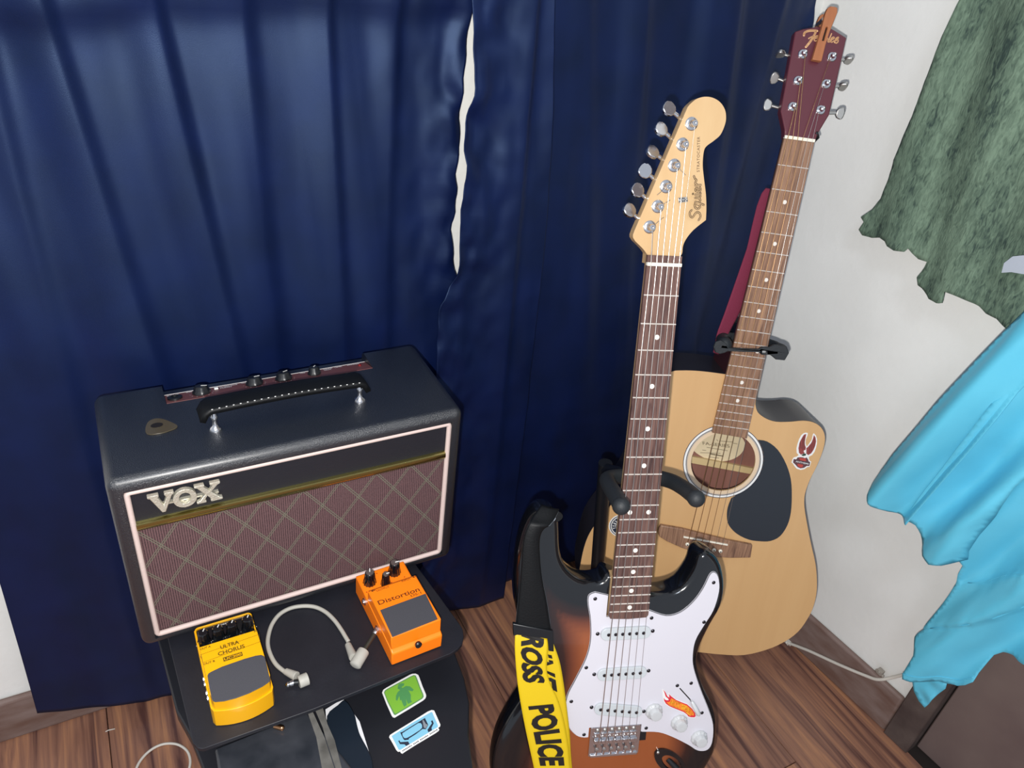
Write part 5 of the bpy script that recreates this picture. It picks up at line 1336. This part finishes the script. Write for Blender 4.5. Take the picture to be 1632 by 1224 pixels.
A_o = [(0.4306,0.8765),(0.4334,0.8675),(0.4418,0.8412),(0.4525,0.8012),(0.4625,0.7629),(0.4764,0.7075),(0.4914,0.6397),(0.5046,0.585),(0.5094,0.5514),(0.5096,0.5293),(0.502,0.5156),(0.4902,0.5099),(0.4681,0.5066),(0.4459,0.5106),(0.4297,0.5176),(0.4208,0.5773),(0.4105,0.636),(0.3998,0.695),(0.3944,0.7345),(0.3894,0.7804),(0.3744,0.8423),(0.4138,0.9187)]
def lob(y, z): return y + .22 * (z - .6)
def fa(y, z):
    s_ = lob(y, z)
    return .985 - .020 * math.exp(-((s_ - .565) / .022) ** 2) - .013 * math.sin(s_ * 95 + 1) - .016 * noise3(s_ * 24, z * 3.5, 1) - .0025 * noise3(s_ * 70, z * 12, 5)
sheet(A_o, .004, fa, 'sleeve', M_cyan, dr_, .0012, OO)
B_o = [(0.4457,0.5062),(0.4313,0.5047),(0.4144,0.4896),(0.3968,0.4769),(0.3813,0.476),(0.3667,0.4877),(0.3489,0.5096),(0.3508,0.5277),(0.3483,0.5639),(0.3428,0.6054),(0.3406,0.6386),(0.34,0.658),(0.3252,0.7239),(0.3942,0.858),(0.4055,0.7875),(0.4159,0.7002),(0.4364,0.5789)]
def fb_(y, z):
    s_ = lob(y, z)
    return 1.010 - .016 * math.sin(s_ * 75) - .022 * noise3(s_ * 26, z * 5, 11) - .0035 * noise3(s_ * 60, z * 22, 3)
sheet(B_o, .006, fb_, 'sleeve_fold', M_cyan, dr_, .0012, OO)
C_o = [(0.367,0.485),(0.3602,0.4735),(0.3614,0.4508),(0.3595,0.4211),(0.3599,0.3849),(0.3614,0.3495),(0.3627,0.3238),(0.3672,0.3073),(0.3678,0.2984),(0.3644,0.2935),(0.3557,0.2859),(0.351,0.2771),(0.3497,0.2492),(0.3486,0.2337),(0.3449,0.227),(0.3342,0.2314),(0.3202,0.246),(0.3063,0.2623),(0.2955,0.2673),(0.2826,0.2782),(0.2744,0.2927),(0.268,0.3101),(0.2704,0.3251),(0.2703,0.3494),(0.27,0.3633),(0.2632,0.3778),(0.248,0.3933),(0.2351,0.4029),(0.2269,0.4099),(0.2004,0.4345),(0.348,0.7223),(0.3728,0.6338),(0.3728,0.5525),(0.3702,0.5088)]
SE1 = [(0.3846,0.3813),(0.3597,0.4267),(0.3274,0.4698),(0.3097,0.5031),(0.2891,0.5328),(0.2604,0.5706)]
SE2 = [(0.368,0.3177),(0.3536,0.3386),(0.3089,0.4034),(0.2887,0.4384),(0.2663,0.4877),(0.2437,0.5381)]
s1 = [(z, y) for y, z in SE1]; s2 = [(z, y) for y, z in SE2]
def fc(y, z):
    s_ = lob(y, z)
    a = z - lerp_at(s1, y); b = z - lerp_at(s2, y)
    d = .013 * math.sin(s_ * 70 + 2) + .024 * noise3(s_ * 22, z * 3.5, 21) + .003 * noise3(s_ * 60, z * 16, 8)
    d += .006 / (1 + math.exp(max(-30, min(30, a / .0012)))) - .009 / (1 + math.exp(max(-30, min(30, b / .0012))))
    d += (.0060 * math.exp(-abs(a) / .012) + .0030 * math.exp(-abs(b) / .010)) * noise3(y * 170, z * 16, 3)
    return 1.046 - d
sheet(C_o, .005, fc, 'flounced_skirt', M_cyan, dr_, .0012, OO)
D_o = [(0.344,0.219),(0.33,0.1986),(0.3169,0.1889),(0.3047,0.1871),(0.3025,0.2),(0.3,0.2292),(0.2955,0.2504),(0.298,0.2638),(0.3308,0.236)]
sheet(D_o, .006, lambda y, z: 1.064 - .006 * noise3(y * 40, z * 40, 2), 'hem_corner', M_cyan, dr_, .0012, OO)
# hem lines
g = G()
hp = [(0.3493,0.2365),(0.336,0.2442),(0.324,0.254),(0.3101,0.2702),(0.3004,0.2774),(0.2866,0.2864),(0.2783,0.3008),(0.2723,0.3139)]
hp2 = [(a, b) for a, b in hp]
g.tube([(fc(a, b) - .0012 - OO[0], a - OO[1], b - OO[2]) for a, b in sm2(hp2, 4, False)], .0009, 6).build('hem_seam', M_cyan, dr_, smooth=180)

for tab in (SE1, SE2):
    q = sm2(tab, 5, False)[7 if tab is SE1 else 5:]
    G().tube([(fc(p[0], p[1]) - .0010 - OO[0], p[0] - OO[1], p[1] - OO[2]) for p in q], .0008, 6).build('gathered_seam', M_cyan, dr_, smooth=180)
# ------------------------------------------------------------------ cables along the wall and on the floor
cb = [(0.5832,0.0008),(0.5535,0.0182),(0.5327,0.0295),(0.4785,0.0554),(0.4289,0.0819),(0.4067,0.0974),(0.3895,0.1215),(0.3724,0.158),(0.3532,0.2136),(0.343,0.2693)]
def bx_at(y, off): return 1.124 + (.554 - y) * .092 - off
P = [(bx_at(y, .0155 if z < .098 else .006), y, z) for y, z in cb]
o = G().tube(spline(P, 5), .0030, 10).build('wall_cable', M_cablew, smooth=180)
tag(base_origin(o), 'white cable running along the baseboard behind the turquoise garment', 'cable')
for (px_, py_), r_, lb_ in ((cb[0], 0, 'white cable clip at the end of the cable beside the acoustic guitar'), ([(0.4105,0.1148)][0], 1, 'dusty cable clip on top of the baseboard near the door casing')):
    off = .014
    x_ = bx_at(px_, off)
    g = G().box(x_ - .006, x_ + .003, px_ - .0055, px_ + .0055, py_ - .004, py_ + .006).ball((x_ - .005, px_, py_ + .002), .003, 10, 6).tube([(x_ - .001, px_ - .009, py_ - .003), (x_ - .001, px_ + .009, py_ - .004)], .0028, 8)
    o = g.build('cable_clip', M_cablew if not r_ else mat('dusty_clip', (150, 142, 132), .7), bevel=.0008)
    tag(base_origin(o), lb_, 'cable clip')
fc_ = [(-0.1036,0.8017),(-0.0958,0.8257),(-0.0853,0.8399),(-0.0714,0.8487),(-0.0562,0.8513),(-0.0417,0.8472),(-0.0297,0.8384),(-0.0205,0.8238),(-0.0182,0.8078),(-0.0215,0.7925),(-0.0323,0.7696)]
o = G().tube(spline([(a, b, .003) for a, b in fc_], 6), .0021, 10).build('floor_cable', M_cablew, smooth=180)
tag(base_origin(o), 'thin white cable looped on the floor left of the black stand', 'cable')
lt = [(-0.1342,0.9118),(-0.1301,0.9129),(-0.12,0.9114)]
o = G().tube([(a, b, .0012) for a, b in lt], .0009, 6).build('thread_bit', M_cablew, smooth=180)
tag(base_origin(o), 'short pale thread scrap on the floor below the left curtain hem', 'thread')
